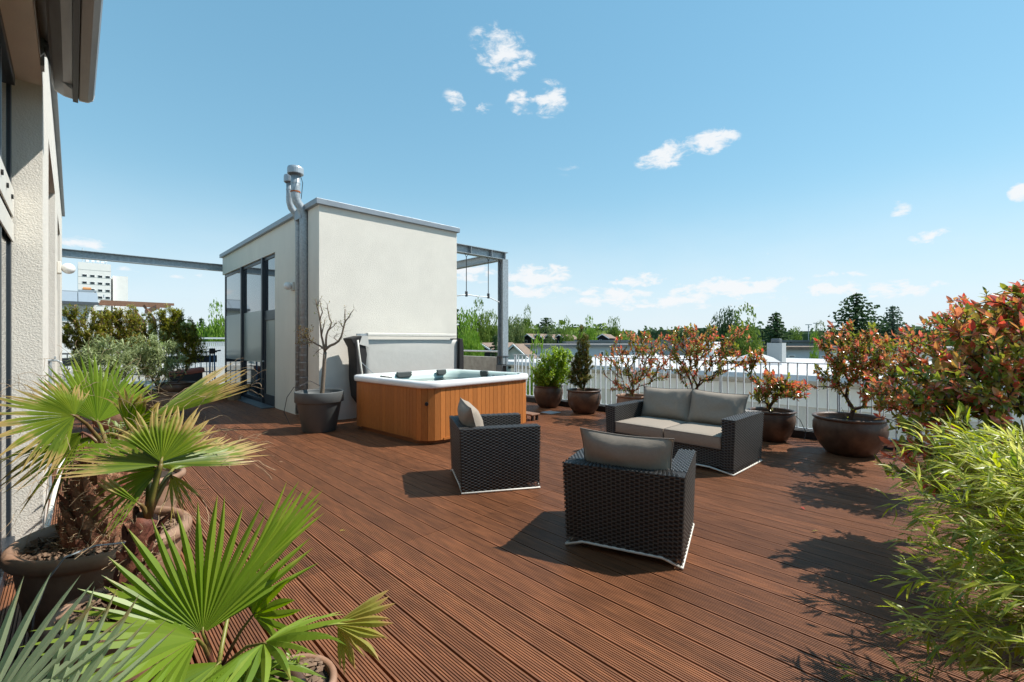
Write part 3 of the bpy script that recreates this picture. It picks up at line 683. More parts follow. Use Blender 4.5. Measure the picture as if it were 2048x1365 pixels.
def pillow(w_, h_, t_, name, parent, mtx, mat_='cushion', nx=20, ny=14, crease=0, seed=0, pip=True):
    b = MB(); vs = []; 
    def prof_(a): return max(0, 1 - abs(a) ** 3.2) ** .5
    for side_ in (1, -1):
        for i in range(ny + 1):
            for j in range(nx + 1):
                u = 2 * j / nx - 1; v = 2 * i / ny - 1
                x = u * w_ / 2 * (1 - .065 * (1 - v * v)); y_ = v * h_ / 2 * (1 - .085 * (1 - u * u))
                th = t_ / 2 * prof_(u) * prof_(v)
                wr = noise.noise(Vector((u * 2 + seed, v * 2, side_ * 3))) * .14 + crease * .22 * math.sin(u * 14 + v * 3 + seed) * max(0, abs(u) - .35) + .05 * noise.noise(Vector((u * 6 + seed, v * 5, 7)))
                vs.append((x, y_, side_ * th * (1 + wr)))
    n1 = (nx + 1) * (ny + 1); fs = []
    for i in range(ny):
        for j in range(nx):
            a = i * (nx + 1) + j; fs.append((a, a + 1, a + nx + 2, a + nx + 1)); fs.append((n1 + a, n1 + a + nx + 1, n1 + a + nx + 2, n1 + a + 1))
    b.add(vs, fs); o = b.obj(name, mat_, parent, smooth=True); o.matrix_basis = mtx
    if pip:
        pts = [];
        for k in range(41):
            q = k / 40 * 4; s_ = int(q) % 4; f_ = q - int(q); u, v = ((-1 + 2 * f_, -1), (1, -1 + 2 * f_), (1 - 2 * f_, 1), (-1, 1 - 2 * f_))[s_]
            pts.append((u * w_ / 2 * (1 - .065 * (1 - v * v)) * 1.004, v * h_ / 2 * (1 - .085 * (1 - u * u)) * 1.006, 0))
        MB().tube(pts, .0042, 5).obj('piping', 'piping', o)
    return o
def boxcushion(x0, y0, z0, x1, y1, z1, parent, name='seat_cushion'):
    b = MB(); nx, ny = 10, 10; vs = []; fs = []
    for k, zz in enumerate((z1, z0)):
        for i in range(nx + 1):
            for j in range(ny + 1):
                u = 2 * i / nx - 1; v = 2 * j / ny - 1; pu = max(0, 1 - abs(u) ** 4); pv = max(0, 1 - abs(v) ** 4)
                e = .018 * pu * pv + .004 * noise.noise(Vector((u * 3 + x0, v * 3 + y0, k)))
                vs.append((x0 + (x1 - x0) * i / nx, y0 + (y1 - y0) * j / ny, zz + (e if k == 0 else 0)))
    n1 = (nx + 1) * (ny + 1)
    for i in range(nx):
        for j in range(ny): a = i * (ny + 1) + j; fs += [(a, a + ny + 1, a + ny + 2, a + 1), (n1 + a, n1 + a + 1, n1 + a + ny + 2, n1 + a + ny + 1)]
    ring = [(i, 0) for i in range(nx + 1)] + [(nx, j) for j in range(1, ny + 1)] + [(i, ny) for i in range(nx - 1, -1, -1)] + [(0, j) for j in range(ny - 1, 0, -1)]
    for k in range(len(ring)):
        a = ring[k][0] * (ny + 1) + ring[k][1]; c = ring[(k + 1) % len(ring)]; c = c[0] * (ny + 1) + c[1]; fs.append((a, c, c + n1, a + n1)[::-1])
    b.add(vs, fs); o = b.obj(name, 'cushion', parent, bevel=.018, smooth=True)
    for zz in (z1 - .004, z0 + .006):
        MB().tube([(x0, y0, zz), (x1, y0, zz), (x1, y1, zz), (x0, y1, zz), (x0, y0, zz)], .004, 5).obj('piping', 'piping', o)
    return o
def seat(name, label, cat, loc, rz, Wd, Dp, H, T, nseat, group=None, fl=.022):
    """front faces local +x; origin at centre of footprint"""
    t = thing(name, label, cat, loc, rz, group)
    hw, hd = Wd / 2, Dp / 2; z0 = .012; sz = .27
    # solid dark shell added slightly inside the weave to block light
    e = .006; s_ = MB()
    def wedge(x0, x1, y0, y1, za, zb_, fx0=0, fx1=0, fy0=0, fy1=0):
        vs = [(x0, y0, za), (x1, y0, za), (x1, y1, za), (x0, y1, za), (x0 + fx0, y0 + fy0, zb_), (x1 + fx1, y0 + fy0, zb_), (x1 + fx1, y1 + fy1, zb_), (x0 + fx0, y1 + fy1, zb_)]
        s_.add(vs, [(3, 2, 1, 0), (4, 5, 6, 7), (0, 1, 5, 4), (1, 2, 6, 5), (2, 3, 7, 6), (3, 0, 4, 7)])
    zb = .068
    wedge(-hd + e, -hd + T - e, -hw + e, hw - e, zb, H - e, -fl, 0, -fl, fl)
    wedge(-hd + T - e, hd - e, -hw + e, -hw + T - e, zb, H - e, 0, 0, -fl, 0); wedge(-hd + T - e, hd - e, hw - T + e, hw - e, zb, H - e, 0, 0, 0, fl)
    wedge(-hd + T - e, hd - .03, -hw + T - e, hw - T + e, zb, sz)
    s_.obj('light_block_shell', 'wickerin', t)
    # corners
    BL0, BR0, FL0, FR0 = Vector((-hd, hw, z0)), Vector((-hd, -hw, z0)), Vector((hd, hw, z0)), Vector((hd, -hw, z0))
    BL1, BR1, FL1, FR1 = Vector((-hd - fl, hw + fl, H)), Vector((-hd - fl, -hw - fl, H)), Vector((hd, hw + fl, H)), Vector((hd, -hw - fl, H))
    def pan(nm, *q, **k):
        b = MB(); panel(b, *q, **k); o = b.obj(nm, 'wicker', t, kind='stuff'); return o
    bc = lambda u: bottom_curve(u, .042, H)
    pan('back_weave', BL0, BR0, BR1, BL1, bot=bc)
    pan('side_weave', BR0, FR0, FR1, BR1)
    pan('side_weave', FL0, BL0, BL1, FL1)
    iy = hw - T; ix = -hd + T
    pan('top_weave', (-hd - fl, -hw - fl, H), (ix, -iy, H), (ix, iy, H), (-hd - fl, hw + fl, H))
    pan('arm_weave', (ix, -hw - fl, H), (hd, -hw - fl, H), (hd, -iy, H), (ix, -iy, H))
    pan('arm_weave', (ix, iy, H), (hd, iy, H), (hd, hw + fl, H), (ix, hw + fl, H))
    pan('arm_weave', (hd, -iy, sz), (ix, -iy, sz), (ix, -iy, H), (hd, -iy, H))
    pan('arm_weave', (ix, iy, sz), (hd, iy, sz), (hd, iy, H), (ix, iy, H))
    pan('back_weave', (ix, -iy, sz), (ix, iy, sz), (ix, iy, H), (ix, -iy, H))
    pan('front_weave', (hd, -hw, z0), (hd, -iy, z0 + .05), (hd, -iy, H), (hd, -hw - fl, H))
    pan('front_weave', (hd, iy, z0 + .05), (hd, hw, z0), (hd, hw + fl, H), (hd, iy, H))
    pan('front_weave', (hd - .024, -iy, z0 + .05), (hd - .024, iy, z0 + .05), (hd - .024, iy, sz + .01), (hd - .024, -iy, sz + .01))
    # steel base tube following the raised lower edge
    def edge(P, Q): return [P.lerp(Q, u) + Vector((0, 0, bottom_curve(u, .042, 1) )) for u in (0, .155, .5, .845)]
    pts = edge(BL0, BR0) + [BR0, BR0.lerp(FR0, .5)] + edge(FR0, FL0) + [FL0, FL0.lerp(BL0, .5), BL0]
    MB().tube([p + Vector((0, 0, 0)) for p in pts], .0105, 8).obj('base_frame', 'ivory', t, smooth=True)
    # cushions
    wi = 2 * iy / nseat
    for k in range(nseat):
        y0 = -iy + k * wi
        boxcushion(ix + .02, y0 + .006, sz + .004, hd + .005, y0 + wi - .006, sz + .145, t)
        tilt = math.radians(16)
        h_ = .46
        base = Vector((ix + .13, y0 + wi / 2, sz + .15))
        zc = Vector((-math.sin(tilt), 0, math.cos(tilt))); yc = Vector((0, 1, 0)); xn = yc.cross(zc)
        roll = Matrix.Rotation((.05 if nseat > 1 and k == 0 else (-.03 if nseat > 1 else .02)), 4, 'X')
        mm = basis(yc, zc, yc.cross(zc), base + zc * (h_ / 2 - .02) + Vector((-.02, 0, 0)))
        pillow(wi * (1.05 if nseat > 1 else 1.13), h_, .21, 'back_cushion', t, mm @ Matrix.Rotation(.03 * (1 - 2 * k), 4, 'Z'), crease=1.2 if nseat > 1 else .7, seed=k * 5 + loc[0])
    return t
seat('armchair', 'dark wicker armchair nearest the camera seen from behind', 'armchair', (3.115, 1.885, 0), math.radians(19.5), .80, .80, .615, .108, 1)
seat('armchair', 'dark wicker armchair standing side-on beside the hot tub', 'armchair', (3.28, 3.70, 0), math.radians(-29.5), .83, .80, .64, .108, 1)
seat('sofa', 'two-seat dark wicker sofa with taupe cushions in front of the railing', 'sofa', (5.72, 2.76, 0), math.radians(180), 1.66, .92, .62, .13, 2)

# ------------------------------------------------------------------ pots
def pot(x, y, r, h, m_, label, kind='belly', rim=.022, z=0, soil=.07, chips=0, group='round brown plant pots', sx=1, name='plant_pot'):
    t = thing(name, label, 'pot', (x, y, z), rnd.uniform(0, 6), group)
    if kind == 'belly':
        pf = [(.55, 0), (.62, .03), (.80, .22), (.93, .45), (.985, .65), (.975, .80), (.93, .905), (.925, .93), (.985, .94), (1.0, .965), (.99, .99), (.95, 1.0), (.88, .985), (.87, .93), (.88, .85)]
    elif kind == 'cone':
        pf = [(.66, 0), (.68, .012), (.90, .72), (.915, .735), (.985, .74), (1.0, .75), (1.0, .985), (.99, 1.0), (.955, 1.0), (.945, .98), (.90, .80)]
    else:
        pf = [(.62, 0), (.66, .02), (.78, .3), (.88, .6), (.92, .84), (.925, .87), (.99, .88), (1.02, .91), (1.025, .95), (1.0, .985), (.95, 1.0), (.88, .985), (.865, .93), (.86, .85)]
    MB().lathe([(a * r, b * h) for a, b in pf[:-1]] + [(pf[-1][0] * r, h - soil - .02)], 48, wob=.02 if kind != 'cone' else 0).obj('body', m_, t, smooth=True)
    b = MB(); vs = [(0, 0, h - soil + .02)]; fs = []
    for k in (1, 2, 3):
        for j in range(24):
            a = 2 * PI * j / 24; rr = r * pf[-1][0] * k / 3; vs.append((rr * math.cos(a), rr * math.sin(a), h - soil + .012 * noise.noise(Vector((rr * 9, a, x)))))
    for j in range(24):
        fs.append((0, 1 + j, 1 + (j + 1) % 24))
        for k in (0, 1): a = 1 + k * 24; fs.append((a + j, a + 24 + j, a + 24 + (j + 1) % 24, a + (j + 1) % 24))
    b.add(vs, fs).obj('soil', 'soil', t, smooth=True)
    if chips:
        b = MB()
        for _ in range(chips):
            a = rnd.uniform(0, 2 * PI); rr = r * .85 * math.sqrt(rnd.random()); p = Vector((rr * math.cos(a), rr * math.sin(a), h - soil + .02 + rnd.uniform(0, .018)))
            u = (rv() + Vector((0, 0, 0))); u.z *= .3; u.normalize(); v = u.cross(Vector((rnd.uniform(-.3, .3), rnd.uniform(-.3, .3), 1))).normalized(); w_ = u.cross(v)
            l, s_, th = rnd.uniform(.008, .026), rnd.uniform(.005, .012), rnd.uniform(.0015, .003)
            c = [p + u * (l * i) + v * (s_ * j) + w_ * (th * k) for k in (-1, 1) for i, j in ((-1, -.6), (1, -1), (.8, 1), (-1, .7))]
            b.add(c, [(3, 2, 1, 0), (4, 5, 6, 7), (0, 1, 5, 4), (1, 2, 6, 5), (2, 3, 7, 6), (3, 0, 4, 7)])
        b.obj('bark_chips', 'chips', t, kind='stuff')
    return t
pot(7.78, 6.88, .34, .50, 'pot', 'dark brown pot of the lime green bush beside hot tub')
pot(7.68, 5.80, .355, .49, 'pot', 'brown round pot of the slim thuja near the railing')
pot(7.62, 4.62, .30, .48, 'potlight', 'terracotta pot half hidden behind left end of sofa')
pot(7.60, 3.55, .28, .36, 'pot', 'brown pot hidden behind the sofa cushions')
pot(7.62, 2.24, .325, .46, 'pot', 'brown pot just right of the sofa with small red-leaved shrub')
pot(7.45, 1.25, .42, .50, 'pot', 'widest brown pot by the railing, right of the sofa', soil=.09)
pot(2.98, 7.75, .385, .66, 'potgrey', 'large dark grey planter holding the bare little tree', 'cone', soil=.10, name='planter')

# ------------------------------------------------------------------ branching shrubs
def grow(base, tips, r0, tipr=.0018, stems=None, bend=.12, up=.25):
    """connect every tip to the nearest part of the growing skeleton; returns edges (p, q, rp, rq) and end directions"""
    nodes = [Vector(base)]; par = [-1]; plen = [0.0]
    for s_ in (stems or []): nodes.append(Vector(s_)); par.append(0); plen.append((nodes[-1] - nodes[0]).length)
    tips = sorted([Vector(t) for t in tips], key=lambda t: (t - nodes[0]).length)
    ends = []
    for t in tips:
        best, bi = 1e9, 0; dt = (t - nodes[0]).length
        for i, q in enumerate(nodes):
            dd = (t - q).length + .12 * 0
            if (q - nodes[0]).length > dt * .97: continue
            pen = dd + .55 * plen[i] + max(0, q.z - t.z) * .8
            if pen < best: best, bi = pen, i
        p = nodes[bi]; L = (t - p).length; ks = max(2, int(L / .13)); last = bi
        off = rv(bend * L); 
        for k in range(1, ks + 1):
            f_ = k / ks; q = p.lerp(t, f_) + off * math.sin(PI * f_) + Vector((0, 0, up * L * (f_ - f_ * f_)))
            nodes.append(q); par.append(last); plen.append(plen[last] + (q - nodes[last]).length); last = len(nodes) - 1
        ends.append(last)
    cnt = [0] * len(nodes)
    for e in ends: cnt[e] += 1
    for i in range(len(nodes) - 1, 0, -1):
        cnt[par[i]] += cnt[i]
    mx_ = max(cnt[0], 1); R = [tipr + (r0 - tipr) * (c / mx_) ** .5 for c in cnt]
    return nodes, par, R, ends
def branch_mesh(nodes, par, R, n=5, rmin=0):
    b = MB()
    for i in range(1, len(nodes)):
        if par[i] < 0: continue
        p, q = nodes[par[i]], nodes[i]
        if (q - p).length < 1e-5: continue
        b.tube([p, q], [min(R[par[i]], R[i] * 1.35), R[i]], n, cap=False)
    return b
def leaf_verts(p, d, up, L, w_, fold=.25, curl=.15):
    d = d.normalized(); s_ = d.cross(up)
    s_ = s_.normalized() if s_.length > 1e-4 else d.orthogonal().normalized(); n_ = s_.cross(d)
    a = p; m1 = p + d * (L * .45) + n_ * (L * curl * .5 - w_ * fold); tip = p + d * L - n_ * (L * curl)
    l = p + d * (L * .42) + s_ * w_ + n_ * (L * curl * .5); r = p + d * (L * .42) - s_ * w_ + n_ * (L * curl * .5)
    l2 = p + d * (L * .75) + s_ * (w_ * .72) - n_ * (L * curl * .25); r2 = p + d * (L * .75) - s_ * (w_ * .72) - n_ * (L * curl * .25); m2 = p + d * (L * .75) - n_ * (L * curl * .3 + w_ * fold * .7)
    return [a, l, m1, r, l2, m2, r2, tip], [(0, 2, 1), (0, 3, 2), (1, 2, 5, 4), (2, 3, 6, 5), (4, 5, 7), (5, 6, 7)]
def ellips(c, r, n):
    out = []
    while len(out) < n:
        v = rv()
        if v.length <= 1: out.append(Vector(c) + Vector((v.x * r[0], v.y * r[1], v.z * r[2])))
    return out
LM = None
def single_leaf_meshes(mats, w_=.30, names='leaf'):
    ms = []
    for m_ in mats:
        for c in (.08, .25):
            vs, fs = leaf_verts(Vector((0, 0, 0)), Vector((1, 0, 0)), Vector((0, 0, 1)), 1, w_, .3, c)
            ms.append((m_, MB().add(vs, fs).mesh(names, m_)))
    return ms
def rosettes(nodes, par, ends, size, redfrac, n_end, n_side, depth_side=3):
    """leaf list (p, dir, up, L, w, matindex) : red rosette at the tips, older olive leaves below"""
    out = []
    for e in ends:
        p = nodes[e]; q = nodes[par[e]] if par[e] >= 0 else p - Vector((0, 0, .1)); d = (p - q).normalized(); d = (d + Vector((0, 0, .5))).normalized()
        isred = rnd.random() < redfrac
        for k in range(n_end):
            a = 2.4 * k + rnd.uniform(-.3, .3); o = d.orthogonal().normalized(); o2 = d.cross(o); rad = o * math.cos(a) + o2 * math.sin(a)
            el = .25 + .75 * k / n_end; dd = (rad * el + d * (1.25 - el)).normalized()
            L = size * rnd.uniform(.7, 1.15) * (1.1 - .25 * k / n_end); out.append((p - d * (.012 * k), dd, d, L, L * rnd.uniform(.17, .23), 0 if isred and k < n_end * .8 else 1))
        cur = e
        for s_ in range(depth_side):
            if par[cur] < 0: break
            nx_ = par[cur]; a0, a1 = nodes[cur], nodes[nx_]
            for _ in range(n_side):
                pp = a0.lerp(a1, rnd.random()); dd = (rv() + Vector((0, 0, -.1))).normalized(); L = size * rnd.uniform(.7, 1.05)
                out.append((pp, dd, Vector((0, 0, 1)), L, L * rnd.uniform(.2, .26), 1 if rnd.random() < .8 else 0))
            cur = nx_
    return out
def leaves_to(parent, leaves, mats, smats=None, nsingle=0, name='leaf', mass='foliage', near=None):
    if nsingle:
        leaves = sorted(leaves, key=lambda l: (l[0] - Vector((0, 0, 1.5))).length / l[3])
        ms = single_leaf_meshes(smats)
        for (p, d, up, L, w_, mi) in leaves[:nsingle]:
            d = d.normalized(); s_ = d.cross(up); s_ = s_.normalized() if s_.length > 1e-4 else d.orthogonal().normalized(); n_ = s_.cross(d)
            me = ms[mi * 2 + (rnd.random() < .5)][1]; k = w_ / L / .30
            place(me, name, parent, basis(d * L, s_ * L * k * -1, n_ * L, p))
        leaves = leaves[nsingle:]
    b = MB()
    for (p, d, up, L, w_, mi) in leaves:
        vs, fs = leaf_verts(p, d, up, L, w_); b.add(vs, fs, mi)
    if leaves: b.obj(mass, mats, parent, kind='stuff')
def photinia(label, base, crowns, ntips, size, r0, stems=None, nsingle=0, redfrac=.7, n_end=7, n_side=2, group='red-leaved photinia shrubs in pots', ds=3):
    ntips = int(ntips * (2.6 if ntips < 200 else 1.25)); size *= .80 if size < .1 else .78; t = thing('photinia_shrub', label, 'shrub', (0, 0, 0), group=group)
    tot_ = sum(c[1][0] * c[1][1] * c[1][2] for c in crowns); tips = []
    for c, r in crowns: tips += ellips(c, r, max(3, round(ntips * (r[0] * r[1] * r[2]) / tot_)))
    nodes, par, R, ends = grow(base, tips, r0, .0022, stems)
    branch_mesh(nodes, par, R).obj('branches', 'twig', t)
    leaves_to(t, rosettes(nodes, par, ends, size, redfrac, n_end, n_side, ds), ['red', 'olive'], ['redo', 'oliveo'], nsingle)
    return t
# photinia behind the sofa, left
def PXR(x, y, X): v = at_X(x, y, X); return (v.x, v.y, v.z)
c = lambda x, y, X: PXR(x, y, X)
photinia('tall red-leaved photinia behind left end of sofa', (7.62, 4.62, .40), [(c(1270, 690, 7.55), (.40, .45, .30)), (c(1230, 720, 7.5), (.35, .40, .22)), (c(1310, 700, 7.6), (.35, .35, .35)), (c(1250, 765, 7.5), (.3, .50, .20)), (c(1290, 745, 7.5), (.3, .45, .2))], 75, .085, .022, [(7.6, 4.6, .55), (7.66, 4.7, .55)])
photinia('widest red-leaved photinia spreading above the sofa cushions', (7.60, 3.55, .30), [(c(1390, 690, 7.5), (.4, .55, .35)), (c(1350, 710, 7.6), (.3, .40, .3)), (c(1440, 690, 7.5), (.35, .4, .35)), (c(1478, 668, 7.4), (.2, .16, .16)), (c(1400, 745, 7.5), (.3, .5, .18)), (c(1460, 730, 7.5), (.3, .35, .15)), (c(1365, 660, 7.5), (.2, .3, .12))], 95, .085, .025, [(7.6, 3.55, .5), (7.55, 3.45, .6)])
photinia('small red-leaved photinia in the pot right of the sofa', (7.62, 2.24, .38), [(c(1510, 730, 7.5), (.15, .14, .3)), (c(1545, 770, 7.5), (.25, .3, .2)), (c(1590, 780, 7.5), (.25, .25, .14)), (c(1515, 790, 7.5), (.18, .15, .12))], 42, .095, .025, [(7.6, 2.26, .5)], n_side=3)
photinia('red-leaved photinia in the widest pot by the railing', (7.45, 1.25, .42), [(c(1700, 690, 7.3), (.35, .42, .30)), (c(1740, 720, 7.2), (.4, .45, .35)), (c(1680, 740, 7.3), (.3, .30, .25)), (c(1790, 730, 7.0), (.4, .35, .30)), (c(1650, 775, 7.3), (.2, .2, .14)), (c(1770, 800, 7.2), (.35, .3, .18))], 110, .09, .026, [(7.4, 1.2, .6), (7.5, 1.35, .6)], n_side=3, nsingle=60)
# the big one at the right edge
pot(4.95, -.62, .42, .50, 'pot', 'brown pot of the biggest red-leaved shrub at the right edge')
photinia('biggest red-leaved photinia filling the right edge above the bamboo', (4.95, -.62, .42),
         [((4.75, -.10, 1.50), (.5, .36, .32)), ((4.95, -.30, 1.70), (.5, .36, .28)), ((4.6, .15, 1.2), (.5, .35, .25)), ((4.35, .10, .95), (.45, .35, .25)), ((4.4, .30, .62), (.4, .25, .15))],
         230, .105, .035, [(4.9, -.55, .9), (4.95, -.4, .8), (4.8, -.5, .7)], nsingle=300, redfrac=.62, n_side=3)
pot(6.35, -.15, .36, .46, 'pot', 'brown pot in the corner behind the biggest photinia')
photinia('photinia in the corner between big shrub and railing', (6.35, -.15, .40), [((6.2, .25, 1.45), (.5, .45, .3)), ((6.0, .5, 1.05), (.5, .4, .3)), ((6.4, .0, 1.72), (.45, .4, .26)), ((5.8, .45, .8), (.4, .35, .2))], 120, .09, .024, [(6.35, -.1, .7)])

# lime green bush
def bush(label, name, base, crowns, ntips, r0, mats, size, wr, n_per, droop=0, depth_=3, nsingle=0, smats=None, group=None, cat='bush', up=.25, frac=(1,), twig='twig', tipup=.4):
    t = thing(name, label, cat, group=group)
    tot_ = sum(c_[1][0] * c_[1][1] * c_[1][2] for c_ in crowns); tips = []
    for c_, r in crowns: tips += ellips(c_, r, max(3, round(ntips * (r[0] * r[1] * r[2]) / tot_)))
    nodes, par, R, ends = grow(base, tips, r0, .0016, up=up)
    branch_mesh(nodes, par, R, 4).obj('branches', twig, t)
    lv = []
    for e in ends:
        cur = e
        for s_ in range(depth_):
            if par[cur] < 0: break
            a0, a1 = nodes[cur], nodes[par[cur]]; ax = (a0 - a1).normalized()
            for _ in range(n_per):
                pp = a0.lerp(a1, rnd.random()) + rv(size * .45); dd = (rv() + ax * tipup + Vector((0, 0, -droop))).normalized(); L = size * rnd.uniform(.6, 1.15)
                mi = 0; q = rnd.random(); acc = 0
                for k, fr_ in enumerate(frac):
                    acc += fr_
                    if q < acc: mi = k; break
                lv.append((pp, dd, Vector((0, 0, 1)), L, L * wr, mi))
            cur = par[cur]
    leaves_to(t, lv, mats, smats, nsingle)
    return t
bush('lime green bushy shrub in dark pot beside the hot tub', 'lime_bush', (7.78, 6.88, .42), [(c(1105, 745, 7.7), (.50, .52, .32)), (c(1115, 712, 7.7), (.38, .40, .24)), (c(1085, 758, 7.7), (.35, .32, .2)), ((7.68, 6.8, .62), (.36, .36, .10))], 460, .02, ['lime'], .062, .26, 6, depth_=4, tipup=.2)
bush('slim upright thuja with bare brown patches in pot', 'thuja_tree', (7.68, 5.80, .42), [((7.7, 5.85, 1.72), (.06, .07, .20)), ((7.68, 5.82, 1.42), (.15, .16, .26)), ((7.72, 5.88, 1.05), (.24, .26, .24)), ((7.68, 5.92, .75), (.25, .30, .2))], 420, .022, ['thuja', 'yewbrown'], .045, .14, 16, cat='tree', frac=(.8, .2), tipup=1.2)

# bare little tree in the grey planter
t = thing('bare_tree', 'nearly leafless little tree with forked limbs in grey planter', 'tree')
D0 = 7.86
def tp(x, y, dd=0): return at(x, y, D0 + dd)
segs = [([(643, 800), (645, 780), (648, 740), (650, 705)], .040, .030), ([(650, 705), (647, 690), (643, 672), (640, 640), (634, 612), (631, 600)], .013, .003), ([(640, 640), (645, 625), (641, 605)], .006, .003), ([(634, 612), (641, 597)], .004, .002),
        ([(650, 703), (652, 680), (656, 662), (663, 645), (657, 625), (655, 610)], .011, .003), ([(656, 662), (668, 652), (673, 645)], .005, .002), ([(650, 700), (660, 692), (677, 683), (685, 665), (690, 645), (690, 618)], .014, .004),
        ([(690, 645), (698, 635), (708, 619)], .007, .003), ([(685, 655), (683, 650), (677, 643)], .004, .002), ([(650, 700), (640, 692), (625, 684), (612, 677), (600, 668)], .010, .003), ([(625, 684), (608, 690), (600, 684)], .005, .002), ([(612, 677), (604, 660)], .004, .002),
        ([(643, 672), (648, 650), (649, 640)], .006, .003), ([(677, 683), (668, 676), (674, 668)], .004, .002), ([(650, 690), (636, 702), (632, 706)], .004, .0015), ([(620, 681), (614, 667), (618, 660)], .004, .002)]
b = MB(); tw = []
for k, (pp, ra_, rb_) in enumerate(segs):
    z_ = 0; P_ = []
    for i, (x, y) in enumerate(pp):
        z_ = (0 if i == 0 else .05 * math.sin(k * 2.3) * i / len(pp) * (k > 0)); P_.append(tp(x, y, z_))
    P2 = []
    for i in range(len(P_) - 1): P2 += [P_[i], P_[i].lerp(P_[i + 1], .5) + rv(.008 * (k > 0) + .003)]
    P2.append(P_[-1]); n_ = len(P2); b.tube(P2, [1.9 * (ra_ + (rb_ - ra_) * i / (n_ - 1)) if k else ra_ + (rb_ - ra_) * i / (n_ - 1) for i in range(n_)], 7); tw += P2[n_ // 2:] if k else []
b.obj('limbs', 'bark', t, smooth=True)
b = MB(); lv = []
for p in tw:
    for _ in range(4):
        q = p + rv(.02); e = q + rv(.08); b.tube([q, q.lerp(e, .5) + rv(.01), e], [.002, .0015, .0008], 4)
        if rnd.random() < .5: lv.append((e, rv().normalized(), Vector((0, 0, 1)), .035, .008, 0))
    if p.z > 1.45 and p.z < 1.75 and abs((p - tp(612, 672)).length) < .25:
        for _ in range(16): lv.append((p + rv(.06), rv().normalized(), Vector((0, 0, 1)), .04, .009, 1))
b.obj('twigs', 'bark', t, kind='stuff'); leaves_to(t, lv, ['olive', 'yewbrown'], mass='dry_leaves')
tag(MB().tube([at(640, 772, 7.75), at(620, 762, 7.6), at(600, 773, 7.45), at(588, 775, 7.4), at(574, 795, 7.5), at(568, 825, 7.7), at(580, 850, 7.6), at(603, 852, 7.5)], .005, 6).obj('hose', 'hose'), 'thin black irrigation hose looping over the grey planter rim', 'hose', 'thin black irrigation hoses')
tag(MB().tube([at(1575, 820, 7.0), at(1600, 840, 7.0), at(1612, 865, 6.95), at(1608, 882, 6.9), at(1600, 884, 6.9)], .005, 6).obj('hose', 'hose'), 'thin hose arching between the two right-hand brown pots', 'hose', 'thin black irrigation hoses')

# ------------------------------------------------------------------ yews, oleanders at far left
pot(1.95, 14.7, .42, .42, 'pot', 'brown pot of the dark yew near the far railing')
pot(.95, 14.9, .38, .40, 'pot', 'brown pot of the middle yew by the far railing', )
pot(.15, 14.6, .38, .40, 'pot', 'brown pot of the yew beside the white building')
pot(2.72, 13.9, .36, .34, 'potlight', 'low reddish pot between dark yew and log stump')
for lab, x_, y_, cr, nt in (('dark green yew in a pot left of the glazed corner', 1.95, 14.7, [((1.95, 14.7, 1.75), (.50, .45, .60)), ((2.2, 14.6, 1.3), (.45, .4, .45)), ((1.75, 14.7, 2.15), (.3, .3, .3))], 230),
                            ('broad yew with browned middle between two others', .95, 14.9, [((.95, 14.9, 1.85), (.60, .5, .55)), ((1.1, 14.8, 1.4), (.5, .5, .4)), ((.7, 14.9, 2.0), (.4, .3, .35))], 230),
                            ('yellowish yew against the edge of white building', .15, 14.6, [((.15, 14.6, 1.8), (.45, .45, .6)), ((.35, 14.5, 1.4), (.4, .4, .4))], 170)):
    bush(lab, 'yew_bush', (x_, y_, .36), cr, int(nt * 1.5), .03, ['yew', 'yewbrown'], .085, .15, 12, group='yew bushes at far end', frac=((.75, .25) if 'broad' in lab or 'yellow' in lab else (.93, .07)), tipup=1.0)
pot(.55, 10.2, .36, .42, 'potlight', 'pot of the leftmost oleander behind the palms')
pot(1.25, 11.6, .36, .42, 'potlight', 'pot of the oleander nearer to the yews')
for lab, x_, y_, cr in (('grey-green oleander behind the upright palm fan', .55, 10.2, [((.45, 10.2, 1.15), (.45, .45, .42)), ((.15, 10.0, 1.0), (.3, .4, .35))]),
                        ('grey-green oleander in front of the yews', 1.25, 11.6, [((1.25, 11.6, 1.15), (.5, .5, .42)), ((1.0, 11.5, 1.4), (.35, .35, .28))])):
    bush(lab, 'oleander_bush', (x_, y_, .36), cr, 130, .02, ['oleander'], .12, .10, 9, group='oleander bushes', tipup=1.0)

# log, blue stand, red cloth
lg = tag(MB().lathe([(.15, 0), (.155, .1), (.145, .25), (.15, .35), (.13, .36)], 20, (2.98, 13.3, 0), wob=.12).obj('log_stump', 'log'), 'upright sawn log stump beside the glazed corner', 'stump')
t = thing('blue_stand', 'blue folding two-legged stand with black clamp head', 'stand', (2.75, 14.7, 0))
MB().tube([(-.06, 0, 0), (-.05, 0, 1.15)], .02, 8).obj('leg', 'blue', t); MB().tube([(.07, 0, 0), (.05, 0, 1.15)], .02, 8).obj('leg', 'blue', t)
MB().box(-.07, -.05, 1.15, .07, .05, 1.30).obj('clamp', 'black', t, bevel=.02); MB().tube([(.05, 0, 1.22), (.2, 0, 1.24)], .02, 8).obj('handle', 'black', t)
tag(MB().box(1.9, 15.4, .0, 2.65, 15.9, .62).obj('storage_box', 'frame'), 'dark storage box under the faded red cloth', 'box')
b = MB(); vs = []; fs = []
for i in range(13):
    for j in range(7):
        vs.append((1.86 + .84 * i / 12, 15.37 + .56 * j / 6, .64 + .10 * i / 12 + .025 * noise.noise(Vector((i * .6, j * .6, 0))) - (.12 if j == 0 else 0)))
for i in range(12):
    for j in range(6): a = i * 7 + j; fs.append((a, a + 7, a + 8, a + 1))
o = b.add(vs, fs).obj('cloth', 'pink', smooth=True); o.modifiers.new('s', 'SOLIDIFY').thickness = .01
tag(o, 'faded red cloth draped over a dark box by far railing', 'cloth')
